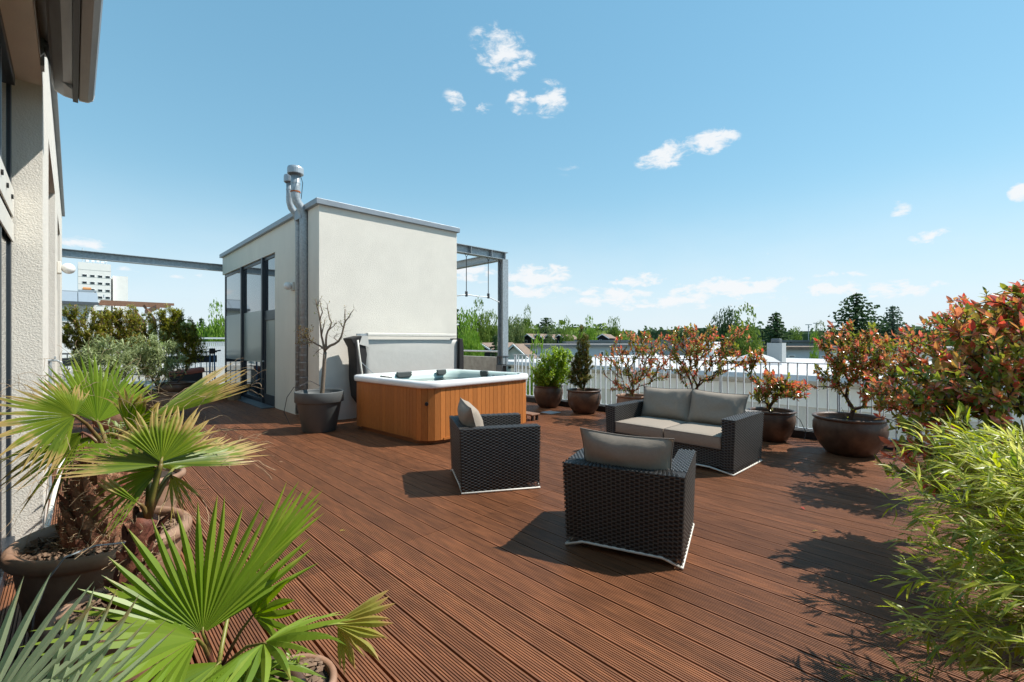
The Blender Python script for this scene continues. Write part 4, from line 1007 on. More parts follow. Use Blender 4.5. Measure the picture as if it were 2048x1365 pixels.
tag(MB().box(7.05, 6.15, .002, 7.35, 6.45, .012).obj('drain_cover', 'galvrail'), 'small metal drain cover on the deck between pots', 'drain cover')
b = thing('paver_step', 'low brown wooden step slab just past the right end of hot tub', 'step'); MB().box(6.15, 5.85, .10, 6.38, 6.25, .13).obj('slab', 'timber', b, bevel=.01)
for xx, yy in ((6.2, 5.88), (6.32, 5.88), (6.2, 6.18), (6.32, 6.18)): MB().box(xx, yy, 0, xx + .04, yy + .04, .1).obj('foot', 'black', b)
for k, (x_, y_, cc, lab) in enumerate(((6.95, 1.72, 'redo', 'small red fallen leaf on the deck between the two right-hand pots'), (4.2, .9, 'oliveo', 'small olive fallen leaf on the deck in the shrub shadow'), (4.7, 1.15, 'redo', 'small red fallen leaf on the deck near the near armchair'), (1.5, 3.5, 'palmyellow', 'small yellow leaf scrap on the deck beside the palms'))):
    vs, fs = leaf_verts(Vector((0, 0, .012)), Vector((math.cos(k * 2.1), math.sin(k * 2.1), .04)), Vector((0, 0, 1)), .05, .012, .3, .2)
    o = MB().add(vs, fs).obj('fallen_leaf', cc); o.location = (x_, y_, 0); tag(o, lab, 'leaf', 'fallen leaves on the deck')
#PALMS
# ------------------------------------------------------------------ palms
def leaflet(Cp, d, Nn, L, dA, fuse, droop, mat_, parent, twist=0, tipcurl=0, nst=9):
    d = d.normalized(); s_ = Nn.cross(d).normalized(); b = MB(); vs = []; uv = []
    stt = [.03] + [fuse * k / 3 for k in (1, 2, 3)] + [fuse + (1 - fuse) * k / 5 for k in (1, 2, 3, 4)]
    cur = rnd.uniform(-1, 1) * twist
    for s in stt:
        hw = s * L * math.tan(dA / 2)
        if s > fuse: q = (s - fuse) / (1 - fuse); hw = fuse * L * math.tan(dA / 2) * (1 - q ** 1.9) * (1 + .25 * math.sin(PI * q)) + .0008
        c_ = Cp + d * (L * s) + s_ * (cur * L * max(0, s - fuse) ** 2) - Vector((0, 0, 1)) * (droop * L * s ** 2.4) + Nn * (tipcurl * L * max(0, s - .6) ** 2)
        fold = (1.15 if s <= fuse else .75) * hw
        vs += [c_ - s_ * hw - Nn * fold * .5, c_ + Nn * fold * .5, c_ + s_ * hw - Nn * fold * .5]; uv += [(-1, s), (0, s), (1, s)]
    k = len(stt); fs = []
    for i in range(k - 1): a = i * 3; fs += [(a, a + 1, a + 4, a + 3), (a + 1, a + 2, a + 5, a + 4)]
    tip = Cp + d * L + s_ * (cur * L * (1 - fuse) ** 2) - Vector((0, 0, 1)) * (droop * L) + Nn * (tipcurl * L * .16); vs.append(tip); uv.append((0, 1))
    a = (k - 1) * 3; fs += [(a, a + 1, a + 3), (a + 1, a + 2, a + 3)]
    b.add(vs, fs); b.uv = uv; b.obj('leaflet', mat_, parent, smooth=False); return tip
def fan(palm, foot, hub, mid, Nn, spread, nseg, fuse, droop, mat_, R=None, label=None, twist=.35, pr=.008, hair=None, curl=0, lens=None):
    """foot: petiole start, hub: where leaflets meet, mid: tip of the middle leaflet, Nn: leaf normal"""
    foot, hub, mid = Vector(foot), Vector(hub), Vector(mid); Nn = Vector(Nn).normalized()
    Md = (mid - hub); R = R or Md.length; Md.normalize(); Nn = (Nn - Md * Nn.dot(Md)).normalized(); B_ = Nn.cross(Md)
    c1 = foot.lerp(hub, .5) + Vector((0, 0, .12 * (hub - foot).length))
    fr = MB().tube([foot, foot.lerp(c1, .6), c1.lerp(hub, .35), c1.lerp(hub, .8), hub, hub + Md * .02], [pr * 1.5, pr * 1.25, pr, pr * .8, pr * .7, pr * .3], 7).obj('frond', 'petiole', palm, smooth=True)
    if label: fr['label'] = label
    dA = math.radians(spread) / (nseg - 1)
    for i in range(nseg):
        a = (i / (nseg - 1) - .5) * math.radians(spread); dd = Md * math.cos(a) + B_ * math.sin(a)
        L = R * (.80 + .20 * math.cos(a * 1.1)) * rnd.uniform(.90, 1.06)
        if lens: L *= lens(i / (nseg - 1))
        nn = (Nn + B_ * math.sin(a) * -.25).normalized()
        tip = leaflet(hub, dd, nn, L, dA * 1.04, fuse * rnd.uniform(.85, 1.15), droop * rnd.uniform(.7, 1.4), mat_, fr, twist, curl)
        if hair is not None and rnd.random() < .6:
            p = tip.copy(); v = (dd + rv(.5)).normalized(); pts = [p]
            for _ in range(7): v = (v + rv(.35) + Vector((0, 0, -.12))).normalized(); p = p + v * rnd.uniform(.008, .02); pts.append(p)
            hair.tube(pts, .0010, 3, cap=False)
            e = hub + dd * (L * rnd.uniform(.45, .8)); v = (dd + rv(.9)).normalized(); pts = [e]
            for _ in range(6): v = (v + rv(.5)).normalized(); e = e + v * rnd.uniform(.006, .016); pts.append(e)
            hair.tube(pts, .0009, 3, cap=False)
    return fr
# --- palm A: thick trunk in the big pot by the window
pA = at(195, 1090, 2.32); pA.z = 0
pot(pA.x + .03, pA.y, .355, .53, 'potlight', 'largest weathered terracotta pot holding the thick palm', 'lip', soil=.07, chips=650)
PA = thing('fan_palm', 'fan palm with thick shaggy red-brown trunk in the largest pot', 'palm', group='potted fan palms')
ca = Vector((pA.x, pA.y, 0))
def shaggy(P0, P1, r0, r1, parent, nb=70, fibres=500, bulge=.15, blen=.09, mt='palmtrunk'):
    P0, P1 = Vector(P0), Vector(P1); ax = (P1 - P0); L = ax.length; ax.normalize(); o = ax.orthogonal().normalized(); o2 = ax.cross(o)
    pts = [P0.lerp(P1, k / 9) + (rv(.006) if 0 < k < 9 else Vector()) for k in range(10)]
    MB().tube(pts, [(r0 + (r1 - r0) * k / 9) * (1 + bulge * math.sin(PI * k / 9)) * .9 for k in range(10)], 20).obj('trunk', mt, parent, smooth=True)
    b = MB()
    for k in range(nb):
        f_ = (k + .5) / nb; a = 2.399 * k; rr = (r0 + (r1 - r0) * f_) * (1 + bulge * math.sin(PI * f_)) * .86
        rad = o * math.cos(a) + o2 * math.sin(a); p = P0.lerp(P1, f_ * .96) + rad * rr; s_ = ax.cross(rad); w_ = rr * rnd.uniform(.30, .45); l = blen * rnd.uniform(.7, 1.2)
        u = (ax + rad * rnd.uniform(.25, .55)).normalized(); q = rad * .008
        vs = [p - s_ * w_ - q, p + s_ * w_ - q, p + s_ * w_ * .55 + u * l * .7, p - s_ * w_ * .55 + u * l * .7, p + u * l * rnd.uniform(.8, 1.2) + rad * .006, p + q * 2.2, p + u * l * .6 + rad * .014]
        b.add(vs, [(0, 5, 6, 3), (5, 1, 2, 6), (3, 6, 4), (6, 2, 4), (0, 1, 5)])
    b.obj('leaf_bases', mt, parent, kind='stuff')
    b = MB()
    for _ in range(fibres):
        f_ = rnd.random() * .95; a = rnd.uniform(0, 2 * PI); rr = (r0 + (r1 - r0) * f_) * (1 + bulge * math.sin(PI * f_)) * .93
        rad = o * math.cos(a) + o2 * math.sin(a); p = P0.lerp(P1, f_) + rad * rr; v = (ax * rnd.uniform(-.5, 1) + rad * .5 + rv(.9)).normalized(); pts = [p]
        for _ in range(4): v = (v + rv(.6) + rad * .1).normalized(); p = p + v * rnd.uniform(.006, .018); pts.append(p)
        b.tube(pts, .0009, 3, cap=False)
    b.obj('fibres', 'fibre', parent, kind='stuff')
topA = at(215, 905, 2.38)
shaggy((pA.x + .01, pA.y, .44), topA, .15, .10, PA, 90, 1300, .18)
hr = MB(); n0 = topA
toc = (Vector((0, 0, 1.5)) - topA).normalized()
fan(PA, n0, at(150, 832, 2.18), at(15, 790, 2.0), toc + Vector((0, 0, .9)), 190, 34, .40, .10, 'palm', .33, hair=hr, lens=lambda u: .8 + .35 * (u > .5))
fan(PA, n0, at(195, 845, 2.62), at(200, 700, 2.75), Vector((.3, -1, .1)), 122, 28, .52, .0, 'palmgreen', .40, hair=hr, twist=.15)
fan(PA, n0, at(285, 845, 2.5), at(452, 758, 2.75), toc * .35 + Vector((0, 0, .8)), 44, 24, .62, .03, 'palm', .56, hair=hr)
fan(PA, n0, at(255, 860, 2.25), at(340, 770, 2.2), toc + Vector((0, 0, .3)), 120, 24, .5, .1, 'palm', .26, hair=hr, twist=.9, curl=.5)
fan(PA, n0, at(165, 865, 2.35), at(60, 940, 2.25), toc + Vector((0, 0, .3)), 70, 14, .30, .15, 'palm', .38, hair=hr)
fan(PA, n0, at(205, 870, 2.7), at(110, 900, 3.1), Vector((0, 0, 1)), 130, 24, .5, .12, 'palmgreen', .42, hair=hr)
hr.obj('fibres', 'fibre', PA, kind='stuff')
# --- palm B: slim red trunk in front
pB = at_z(245, 1225, .36)
pot(pB.x, pB.y, .24, .40, 'potlight', 'smaller pot with slim red-trunked palm in front of the largest pot', 'lip', soil=.05, chips=260)
PB = thing('fan_palm', 'fan palm with slim curved dark red trunk and brown-tipped leaves', 'palm', group='potted fan palms')
b0 = at(250, 1185, 1.72); b1 = at(296, 1035, 1.74)
shaggy((pB.x, pB.y, .33), b0, .056, .052, PB, 14, 50, .0, .05, 'palmred'); 
shaggy(b0, b1, .052, .044, PB, 20, 120, .05, .06, 'palmred')
hr = MB(); toc = (Vector((0, 0, 1.5)) - b1).normalized()
hB = at(322, 930, 1.72)
fan(PB, b1, hB, at(338, 850, 2.05), Vector((0, 0, .8)) + toc, 200, 36, .45, .02, 'palm', .40, hair=hr, pr=.011, twist=.4, lens=lambda u: .55 + .50 * abs(2 * u - 1))
fan(PB, b1, hB + Vector((0, 0, .01)), at(350, 835, 1.80), toc + Vector((0, 0, .15)), 115, 20, .5, .03, 'palm', .24, hair=hr, pr=.009, twist=.5, curl=-.4)
fan(PB, b1, at(318, 938, 1.78), at(240, 975, 1.75), Vector((0, 0, 1)) + toc, 100, 16, .35, .12, 'palmgreen', .26, hair=hr, pr=.009)
fan(PB, b1, at(345, 940, 1.95), at(420, 880, 2.25), Vector((0, 0, 1)), 120, 26, .5, .05, 'palm', .42, hair=hr)
fan(PB, b1, at(300, 905, 1.95), at(250, 850, 2.2), Vector((0, 0, 1)) + toc * .3, 120, 24, .5, .05, 'palmgreen', .36, hair=hr)
fan(PB, b1, at(342, 950, 1.8), at(372, 1000, 1.78), toc, 60, 12, .3, .3, 'palmyellow', .14, hair=hr)
fan(PB, b1, at(282, 1010, 1.7), at(200, 960, 1.62), toc, 12, 3, .6, .0, 'palm', .16, hair=None)
hr.obj('fibres', 'fibre', PB, kind='stuff')
# --- palm C: bright green palm bottom centre
pC = at_z(445, 1420, .36); PC = thing('fan_palm', 'bright green fan palm at the bottom edge with drooping fan leaves', 'palm', group='potted fan palms')
pot(pC.x - .02, pC.y - .02, .25, .38, 'pot', 'brown pot of the bright green palm at the bottom edge', 'lip', soil=.05, chips=200)
c0 = at(432, 1360, 1.52)
shaggy((pC.x - .02, pC.y - .02, .33), c0, .06, .05, PC, 16, 250, .1, .05)
hr = None; toc = (Vector((0, 0, 1.5)) - c0).normalized(); UP = Vector((0, 0, 1))
fan(PC, c0, at(405, 1268, 1.42), at(425, 1030, 1.47), toc + UP * .1, 128, 21, .42, -.02, 'palmgreen', .40, twist=.12, pr=.006)
fan(PC, c0, at(395, 1278, 1.38), at(170, 1290, 1.18), UP + toc * .5, 125, 14, .34, .20, 'palmgreen', .44, twist=.2, pr=.006)
fan(PC, c0, at(527, 1287, 1.36), at(640, 1290, 1.15), UP + toc * .5, 235, 20, .34, .22, 'palmgreen', .30, twist=.25, pr=.005)
fan(PC, c0, at(470, 1180, 1.75), at(598, 1015, 1.95), toc + Vector((.3, 0, .2)), 27, 9, .55, .0, 'palmgreen', .44, twist=.15, pr=.006)
fan(PC, c0, at(505, 1232, 1.55), at(575, 1150, 1.50), toc + UP * .3, 130, 9, .35, .05, 'palmgreen', .24, twist=.2, pr=.005)
fan(PC, c0, at(668, 1250, 1.5), at(745, 1238, 1.5), toc + UP * .4, 60, 8, .5, .1, 'palmyellow', .20, twist=.5, pr=.004)
fan(PC, c0, at(675, 1248, 1.5), at(700, 1290, 1.5), toc, 50, 7, .5, .15, 'palmyellow', .13, twist=.5, pr=.003)
fan(PC, c0, at(440, 1325, 1.42), at(330, 1420, 1.25), UP + toc * .4, 120, 14, .3, .3, 'palmgreen', .34, twist=.2, pr=.006)
fan(PC, c0, at(470, 1330, 1.42), at(520, 1420, 1.25), UP + toc * .4, 120, 12, .3, .3, 'palmgreen', .32, twist=.2, pr=.006)
pD = at_z(545, 1370, .22)
pot(pD.x + .03, pD.y - .06, .17, .24, 'potlight', 'small terracotta pot at the bottom edge right of the green palm', 'lip', soil=.03, chips=120)
bush('low leafy plant in the small pot at the bottom edge', 'low_plant', (pD.x + .03, pD.y - .06, .2), [((pD.x + .03, pD.y - .06, .27), (.1, .1, .05))], 14, .004, ['lime'], .04, .2, 3, cat='plant')
# --- palm D: grey-green blades bottom left
PD = thing('grey_palm', 'grey-green palm whose narrow blades enter at the bottom left corner', 'palm', group='potted fan palms')
pDD = at(60, 1560, 1.25); pDD.z = 0
pot(pDD.x + .12, pDD.y - .05, .2, .3, 'potlight', 'pot below the bottom left corner with grey-green palm', 'lip', soil=.04)
d0 = Vector((pDD.x + .12, pDD.y - .05, .27)); toc = Vector((.3, -.7, .6))
fan(PD, d0, at(-70, 1500, 1.0), at(110, 1260, 1.05), toc, 48, 9, .34, -.0, 'palmblue', .39, twist=.08, pr=.007)
fan(PD, d0, at(60, 1520, 1.05), at(230, 1270, 1.12), toc, 40, 7, .34, -.0, 'palmblue', .38, twist=.08, pr=.007)
# long drip hose over the big pot
tag(MB().tube([at(255, 1085, 2.2), at(190, 1092, 2.0), at(130, 1115, 1.93), at(95, 1160, 1.92), at(68, 1230, 1.95), at(62, 1290, 2.0)], .004, 6).obj('hose', 'galv'), 'thin grey drip hose running over the rim of the largest pot', 'hose', 'thin black irrigation hoses')
# pots with plants behind palm A against the wall
pot(.42, 4.75, .27, .42, 'potlight', 'terracotta pot behind the thick palm beside leaning pole', 'lip', soil=.05)
bush('low shrub with thin leaves in the pot behind thick palm', 'low_shrub', (.42, 4.75, .36), [((.42, 4.75, .70), (.25, .25, .22))], 60, .012, ['oleander', 'olive'], .09, .1, 6, frac=(.6, .4))
pot(.42, 3.95, .17, .24, 'pot', 'small dark empty pot between thick palm and its neighbour', 'lip', soil=.08)

# ------------------------------------------------------------------ bamboo
pot(2.95, -.62, .34, .45, 'pot', 'brown pot of the near bamboo just outside right edge')
pot(3.75, -.62, .34, .45, 'pot', 'brown pot of the farther bamboo at right edge')
def bamboo(label, base, crowns, ncane, nleafy, nsingle, L0=.13):
    t = thing('bamboo_plant', label, 'bamboo', group='bamboo plants at right edge')
    b = MB(); lv = []; tot_ = sum(c_[1][0] * c_[1][1] * c_[1][2] for c_ in crowns); tips = []
    for c_, r in crowns: tips += ellips(c_, r, max(3, round(ncane * (r[0] * r[1] * r[2]) / tot_)))
    base = Vector(base)
    for tpv in tips:
        p0 = base + Vector((rnd.uniform(-.15, .15), rnd.uniform(-.15, .15), 0)); out_ = (tpv - p0); h = Vector((p0.x + out_.x * .15, p0.y + out_.y * .15, max(p0.z + .2, tpv.z * .85 + rnd.uniform(0, .1))))
        pts = []
        for k in range(9):
            f_ = k / 8; pts.append(p0 * (1 - f_) ** 2 + h * (2 * f_ * (1 - f_)) + tpv * f_ ** 2)
        b.tube(pts, [.0042 - .0032 * k / 8 for k in range(9)], 5, cap=False)
        for k in range(3, 9):
            ax = (pts[k] - pts[k - 1]).normalized()
            for _ in range(nleafy):
                tw_ = (ax + rv(.9)).normalized(); e = pts[k].lerp(pts[k - 1], rnd.random()); q = e + tw_ * rnd.uniform(.02, .10)
                if rnd.random() < .5: b.tube([e, q], [.0012, .0008], 3, cap=False)
                for s_ in range(3):
                    dd = (tw_ + rv(.55) + Vector((0, 0, .02)) + SH * .05).normalized(); L = L0 * rnd.uniform(.55, 1.15)
                    lv.append((q, dd, (Vector((0, 0, 1)) + rv(.5)).normalized(), L, L * rnd.uniform(.045, .075), 0))
    for k in range(5):
        p_ = base + Vector((rnd.uniform(-.2, .1), rnd.uniform(.1, .4), -.05)); b.tube([p_, p_ + Vector((rnd.uniform(-.04, .04), .05, .45)), p_ + Vector((rnd.uniform(-.1, .1), .12, .85))], [.006, .005, .003], 6)
    b.obj('canes', 'cane', t, kind='stuff')
    lv2 = sorted(lv, key=lambda l: (l[0] - Vector((0, 0, 1.5))).length); ms = single_leaf_meshes(['bambooo'], .07, 'leaf')
    for (p, d, up, L, w_, mi) in lv2[:nsingle]:
        s_ = d.cross(up).normalized(); n_ = s_.cross(d); place(ms[rnd.random() < .5][1], 'leaf', t, basis(d * L, s_ * (-L * w_ / L / .07), n_ * L, p))
    b = MB()
    for (p, d, up, L, w_, mi) in lv2[nsingle:]:
        vs, fs = leaf_verts(p, d, up, L, w_, .3, .12); b.add(vs, fs)
    b.obj('foliage', 'bamboo', t, kind='stuff')
bamboo('yellow-green bamboo spilling in from the bottom right corner', (2.95, -.62, .38), [((2.80, .02, .78), (.28, .22, .25)), ((2.72, .08, .40), (.22, .20, .22)), ((3.0, -.05, .95), (.25, .18, .15)), ((2.58, .20, .28), (.14, .14, .12)), ((2.9, -.2, .5), (.2, .2, .3)), (tuple(at(1930, 1320, 1.75)), (.20, .16, .14)), (tuple(at(2010, 1160, 1.65)), (.16, .14, .18)), (tuple(at(1850, 1220, 1.95)), (.18, .14, .16)), (tuple(at(1790, 1350, 1.9)), (.14, .10, .08)), (tuple(at(2000, 1330, 1.55)), (.16, .12, .12))], 78, 3, 300, .12)
bamboo('paler bamboo arching out beneath the big red shrub', (3.75, -.62, .38), [((3.80, .16, .82), (.35, .25, .18)), ((3.75, .26, .55), (.30, .22, .20)), ((3.55, .02, .9), (.26, .20, .18)), ((3.6, .12, .3), (.28, .22, .2))], 80, 3, 200)
#FAR
# ------------------------------------------------------------------ the neighbourhood
def building(name, label, cat='building', group=None): return thing(name, label, cat, group=group)
# white roofed neighbour right behind the railing
nb = building('white_roof_building', 'low neighbouring building with bright white roof edge behind railing')
MB().box(14.9, -14, GZ, 27, 15.5, .45).obj('wall', 'beige', nb)
MB().prism([(14.35, .42), (14.5, .34), (15.2, .34), (15.2, .60), (14.75, .62), (14.42, .56)], -14.3, 15.8, 'y').obj('fascia', 'roofwhite', nb)
MB().box(15.2, -14.3, .42, 27.2, 15.8, .60).obj('roof', 'roofwhite', nb)
MB().box(14.86, -14, -.35, 14.899, 15.5, .22).obj('frieze', 'whitewall', nb)
for xx, wd_ in ((1300, .5), (1700, .5)): pass
p = at_z(1420, 715, .60); q = thing('roof_vent', 'square white roof vent with wide cap behind the sofa', 'vent', (p.x, p.y, .6))
MB().box(-.28, -.28, 0, .28, .28, .45).obj('shaft', 'white', q); MB().box(-.42, -.42, .45, .42, .42, .85).obj('cap', 'white', q, bevel=.03)
p = at(1553, 718, 19); q = thing('chimney', 'grey box chimney with dark cowl on the white roof', 'chimney', (p.x, p.y, .6))
MB().box(-.28, -.28, 0, .28, .28, .82).obj('shaft', 'greywall', q); MB().box(-.17, -.17, .82, .17, .17, 1.0).obj('cowl', 'darksteel', q, bevel=.04)
p = at(1512, 716, 17.5); q = thing('skylight', 'low pale domed skylight on the white roof', 'skylight', (p.x, p.y, .6))
MB().lathe([(.9, 0), (.85, .12), (.6, .28), (.3, .38), (.01, .42)], 4).obj('dome', 'roofwhite', q)
# further flat buildings: x range in the photo at a depth, tops by height
def slab(label, x0, x1, d, ytop, ht, m_, roofm, depth=10, name='flat_roof_building', wins=(), edge=.25, ori='Y'):
    b_ = building(name, label); A = at(x0, CY, d); B_ = at(x1, CY, d)
    zt = EYE - (ytop - CY) / FPX * d
    X0, X1 = sorted((A.x, B_.x)); Y1, Y0 = max(A.y, B_.y), min(A.y, B_.y)
    mid_ = (A + B_) / 2; dirv = (B_ - A).normalized(); away = Vector((-dirv.y, dirv.x, 0))
    if away.dot(FW) < 0: away = -away
    L = (B_ - A).length
    def W_(u, v, z_): q_ = A + dirv * u + away * v; return (q_.x, q_.y, z_)
    def bx(u0, v0, z0, u1, v1, z1, nm, m2, par=b_):
        vs = [W_(u0, v0, z0), W_(u1, v0, z0), W_(u1, v1, z0), W_(u0, v1, z0), W_(u0, v0, z1), W_(u1, v0, z1), W_(u1, v1, z1), W_(u0, v1, z1)]
        return MB().add(vs, [(3, 2, 1, 0), (4, 5, 6, 7), (0, 1, 5, 4), (1, 2, 6, 5), (2, 3, 7, 6), (3, 0, 4, 7)]).obj(nm, m2, par)
    bx(0, 0, zt - ht, L, depth, zt - .02, 'wall', m_); bx(-edge, -edge, zt - .02, L + edge, depth + edge, zt + .22, 'roof', roofm)
    for (px0, px1, py0, py1) in wins:
        u0 = (px0 - x0) / (x1 - x0) * L; u1 = (px1 - x0) / (x1 - x0) * L; z1 = EYE - (py0 - CY) / FPX * d; z0 = EYE - (py1 - CY) / FPX * d
        f_ = bx(u0, -.05, z0, u1, -.01, z1, 'window', 'white'); bx(u0 + .1, -.09, z0 + .1, u1 - .1, -.052, z1 - .1, 'pane', 'dark', f_)
    return b_
slab('white flat-roofed house behind the lime green bush', 1042, 1300, 42, 694, 9, 'bluegrey', 'roofgrey', wins=((1046, 1052, 698, 712), (1070, 1076, 699, 712), (1090, 1096, 700, 712), (1200, 1208, 702, 714), (1246, 1256, 702, 716)))
slab('long grey flat-roofed block behind the tall photinia', 1160, 1382, 58, 684, 9, 'greywall', 'roofgrey', depth=16, wins=((1164, 1170, 687, 694), (1173, 1179, 687, 694), (1298, 1306, 694, 702), (1348, 1356, 694, 703)))
slab('long low grey hall left of the big cedar', 1560, 1960, 62, 684, 10, 'greywall', 'roofgrey', depth=22)
slab('bluish low wing with brown roof in front of the grey hall', 1566, 1900, 40, 699, 8, 'bluegrey', 'rooftile', depth=6, wins=((1576, 1590, 710, 716), (1640, 1655, 711, 717)), edge=.5)
slab('dark blue shed below the far gabled houses', 1136, 1152, 52, 687, 6, 'blue', 'roofgrey', depth=4)
slab('white building seen through shrubs at right edge', 1880, 2200, 24, 705, 9, 'whitewall', 'roofgrey', depth=8, wins=((1895, 1925, 722, 745), (1940, 1970, 722, 745)))
# yellow sail by the cedar
A_, B2, C2 = at(1385, 690, 40), at(1440, 700, 40), at(1405, 712, 38)
o = MB().add([A_, B2, C2, at(1378, 712, 41)], [(0, 1, 2), (0, 2, 3)]).obj('awning_sail', 'yellow'); o.modifiers.new('s', 'SOLIDIFY').thickness = .06
tag(o, 'pale yellow sloping canopy beside the spreading cedar', 'canopy')
# gabled houses
def gable(label, xc, d, yridge, wpx, hpx, m_='darktimber', roof='rooftile', depth=9, rz=None):
    zr = EYE - (yridge - CY) / FPX * d; hw = wpx / FPX * d / 2; rh = hpx / FPX * d; p_ = at(xc, CY, d)
    t_ = thing('gabled_house', label, 'house', (p_.x, p_.y, 0), rz if rz is not None else math.atan2(FW.y, FW.x) - PI / 2 - .35)
    MB().prism([(-hw * .95, GZ), (hw * .95, GZ), (hw * .95, zr - rh), (0, zr - .1), (-hw * .95, zr - rh)], 0, depth, 'y').obj('wall', m_, t_)
    for s_ in (-1, 1):
        vs = [(0, -.4, zr), (s_ * hw * 1.08, -.4, zr - rh * 1.12), (s_ * hw * 1.08, depth + .3, zr - rh * 1.12), (0, depth + .3, zr)]
        o_ = MB().add(vs, [(0, 1, 2, 3)] if s_ < 0 else [(3, 2, 1, 0)]).obj('roof_slope', roof, t_); o_.modifiers.new('s', 'SOLIDIFY').thickness = .12
        MB().tube([(0, -.45, zr), (s_ * hw * 1.08, -.45, zr - rh * 1.12)], .09, 4).obj('verge_board', 'white', t_)
    f_ = MB().box(-hw * .5, -.05, zr - rh * 1.9, -hw * .1, 0, zr - rh * 1.3).obj('window', 'white', t_); MB().box(-hw * .45, -.09, zr - rh * 1.85, -hw * .15, -.052, zr - rh * 1.35).obj('pane', 'dark', f_)
    return t_
gable('leftmost dark house of the gabled row', 1056, 68, 669, 26, 9)
gable('second dark house of the gabled row', 1076, 68.5, 669, 26, 9)
gable('third house of the gabled row half behind small trees', 1097, 69, 670, 26, 9)
gable('rightmost house of the gabled row beside bright round tree', 1119, 70, 670, 28, 9)
gable('small gabled house just right of the slim thuja', 1205, 76, 669, 26, 8)
gable('small gabled house behind the widest photinia', 1385, 90, 673, 22, 6)
gable('brown-roofed house at the foot of the steel post', 1030, 40, 690, 62, 26, m_='whitewall', depth=8)
gable('small brown-roofed house seen above the concrete parapet', 965, 44, 688, 44, 12, m_='darktimber', depth=8)

# street lamps
for xx, yt, lab in ((1118, 650, 'slender far lamp pole right of the dark cedar'), (1158, 652, 'slender far lamp pole left of the slim thuja'), (1617, 650, 'left pole of the far pair beside dark conifer'), (1633, 647, 'right pole of the far pair beside dark conifer'), (1664, 645, 'tall far pole at left edge of the big cedar')):
    p = at(xx, yt, 150); t = thing('lamp_pole', lab, 'lamp pole', (p.x, p.y, GZ), TH, 'far street lamp poles')
    MB().tube([(0, 0, 0), (0, 0, p.z - GZ)], .12, 6).obj('pole', 'galv', t); MB().box(-.15, -1.0, p.z - GZ - .1, .15, 1.0, p.z - GZ + .12).obj('lamp_head', 'galv', t)

# tower block at left
tb = building('tower_block', 'white high-rise block with small windows seen past the white building')
D_ = 150; cA = at(156, CY, D_); zt = EYE + (CY - 524) / FPX * D_
e = at_Y(222, CY, cA.y)
X0, X1 = cA.x, e.x
MB().box(X0, cA.y, GZ, X1, cA.y + 16, zt).obj('wall', 'whitewall', tb)
a0 = at_Y(226, CY, cA.y + 2); a1 = at_Y(256, CY, cA.y + 2); z2 = EYE + (CY - 547) / FPX * (D_ + 2)
MB().box(a0.x - 2, cA.y + 4, GZ, a0.x, cA.y + 14, z2 - 1).obj('link_block', 'greywall', tb)
MB().box(a0.x, cA.y + 2, GZ, a1.x, cA.y + 16, z2).obj('annex', 'whitewall', tb)
MB().box(X0 - 7, cA.y + 8, GZ, X0, cA.y + 22, zt - 10).obj('side_wing', 'bluegrey', tb)
for r_ in range(9):
    for k in range(4):
        u = X0 + (X1 - X0) * (.12 + .235 * k); z1 = zt - 3.9 - r_ * 2.35
        f_ = MB().box(u, cA.y - .06, z1 - .85, u + (X1 - X0) * .15, cA.y, z1).obj('window', 'white', tb)
        MB().box(u + .1, cA.y - .10, z1 - .75, u + (X1 - X0) * .15 - .1, cA.y - .062, z1 - .1).obj('pane', 'dark', f_)
for k in range(1, 12): MB().box(X0 - .0, cA.y - .03, zt - 2.4 * k - .04, X1, cA.y - .001, zt - 2.4 * k + .04).obj('cladding_joint', 'greywall', tb)
for k, (xx, hh) in enumerate(((165, 5), (171, 4.6), (175, 1.5), (186, 1.6), (196, 1.8), (205, 1.4), (212, 2.4))):
    p = at_Y(xx, CY, cA.y + 3); t = thing('antenna', ('tallest', 'second tallest', 'third from left', 'middle', 'fifth from left', 'sixth from left', 'rightmost')[k] + ' antenna mast on the tower block roof', 'antenna', (p.x, p.y, zt), 0, 'antennas on the tower block')
    MB().tube([(0, 0, 0), (0, 0, hh)], .12, 6).obj('mast', 'galvrail', t); MB().box(-.35, -.2, hh * .45, .35, .2, hh * .85).obj('panel', 'white', t)
# neighbouring attic roof, chimney and pergola (left)
nr_ = building('attic_building', 'neighbouring white attic storey with grey zinc sloping roof')
d1 = 24; A_ = at(60, 640, d1); B2 = at(197, 640, d1)
Yn = A_.y; zr0 = EYE + (CY - 600) / FPX * d1; zr1 = EYE + (CY - 584) / FPX * d1
xe = at_Y(197, 640, Yn).x; xs = at_Y(40, 640, Yn).x
MB().box(xs, Yn, GZ, xe - .1, Yn + 8, zr0 - .1).obj('wall', 'whitewall', nr_)
k = 0; xx = xs
while xx < xe:
    x2 = min(xx + 1.1, xe)
    vs = [(xx, Yn - .35, zr0), (x2 - .03, Yn - .35, zr0), (x2 - .03, Yn + .9, zr1 + .2), (xx, Yn + .9, zr1 + .2)]
    o = MB().add(vs, [(0, 1, 2, 3)]).obj('roof_sheet', 'zinc', nr_); o.modifiers.new('s', 'SOLIDIFY').thickness = .06; xx = x2
MB().box(xs, Yn - .42, zr0 - .16, xe, Yn - .30, zr0 - .02).obj('gutter', 'darksteel', nr_)
MB().box(xs, Yn + .9, zr0, xe - .2, Yn + 8, zr1 + .25).obj('roof_top', 'zinc', nr_)
p = at_Y(172, 580, Yn + 2); t = thing('roof_chimney', 'chimney with flat slab and orange clay cap on zinc roof', 'chimney', (p.x, p.y, zr1))
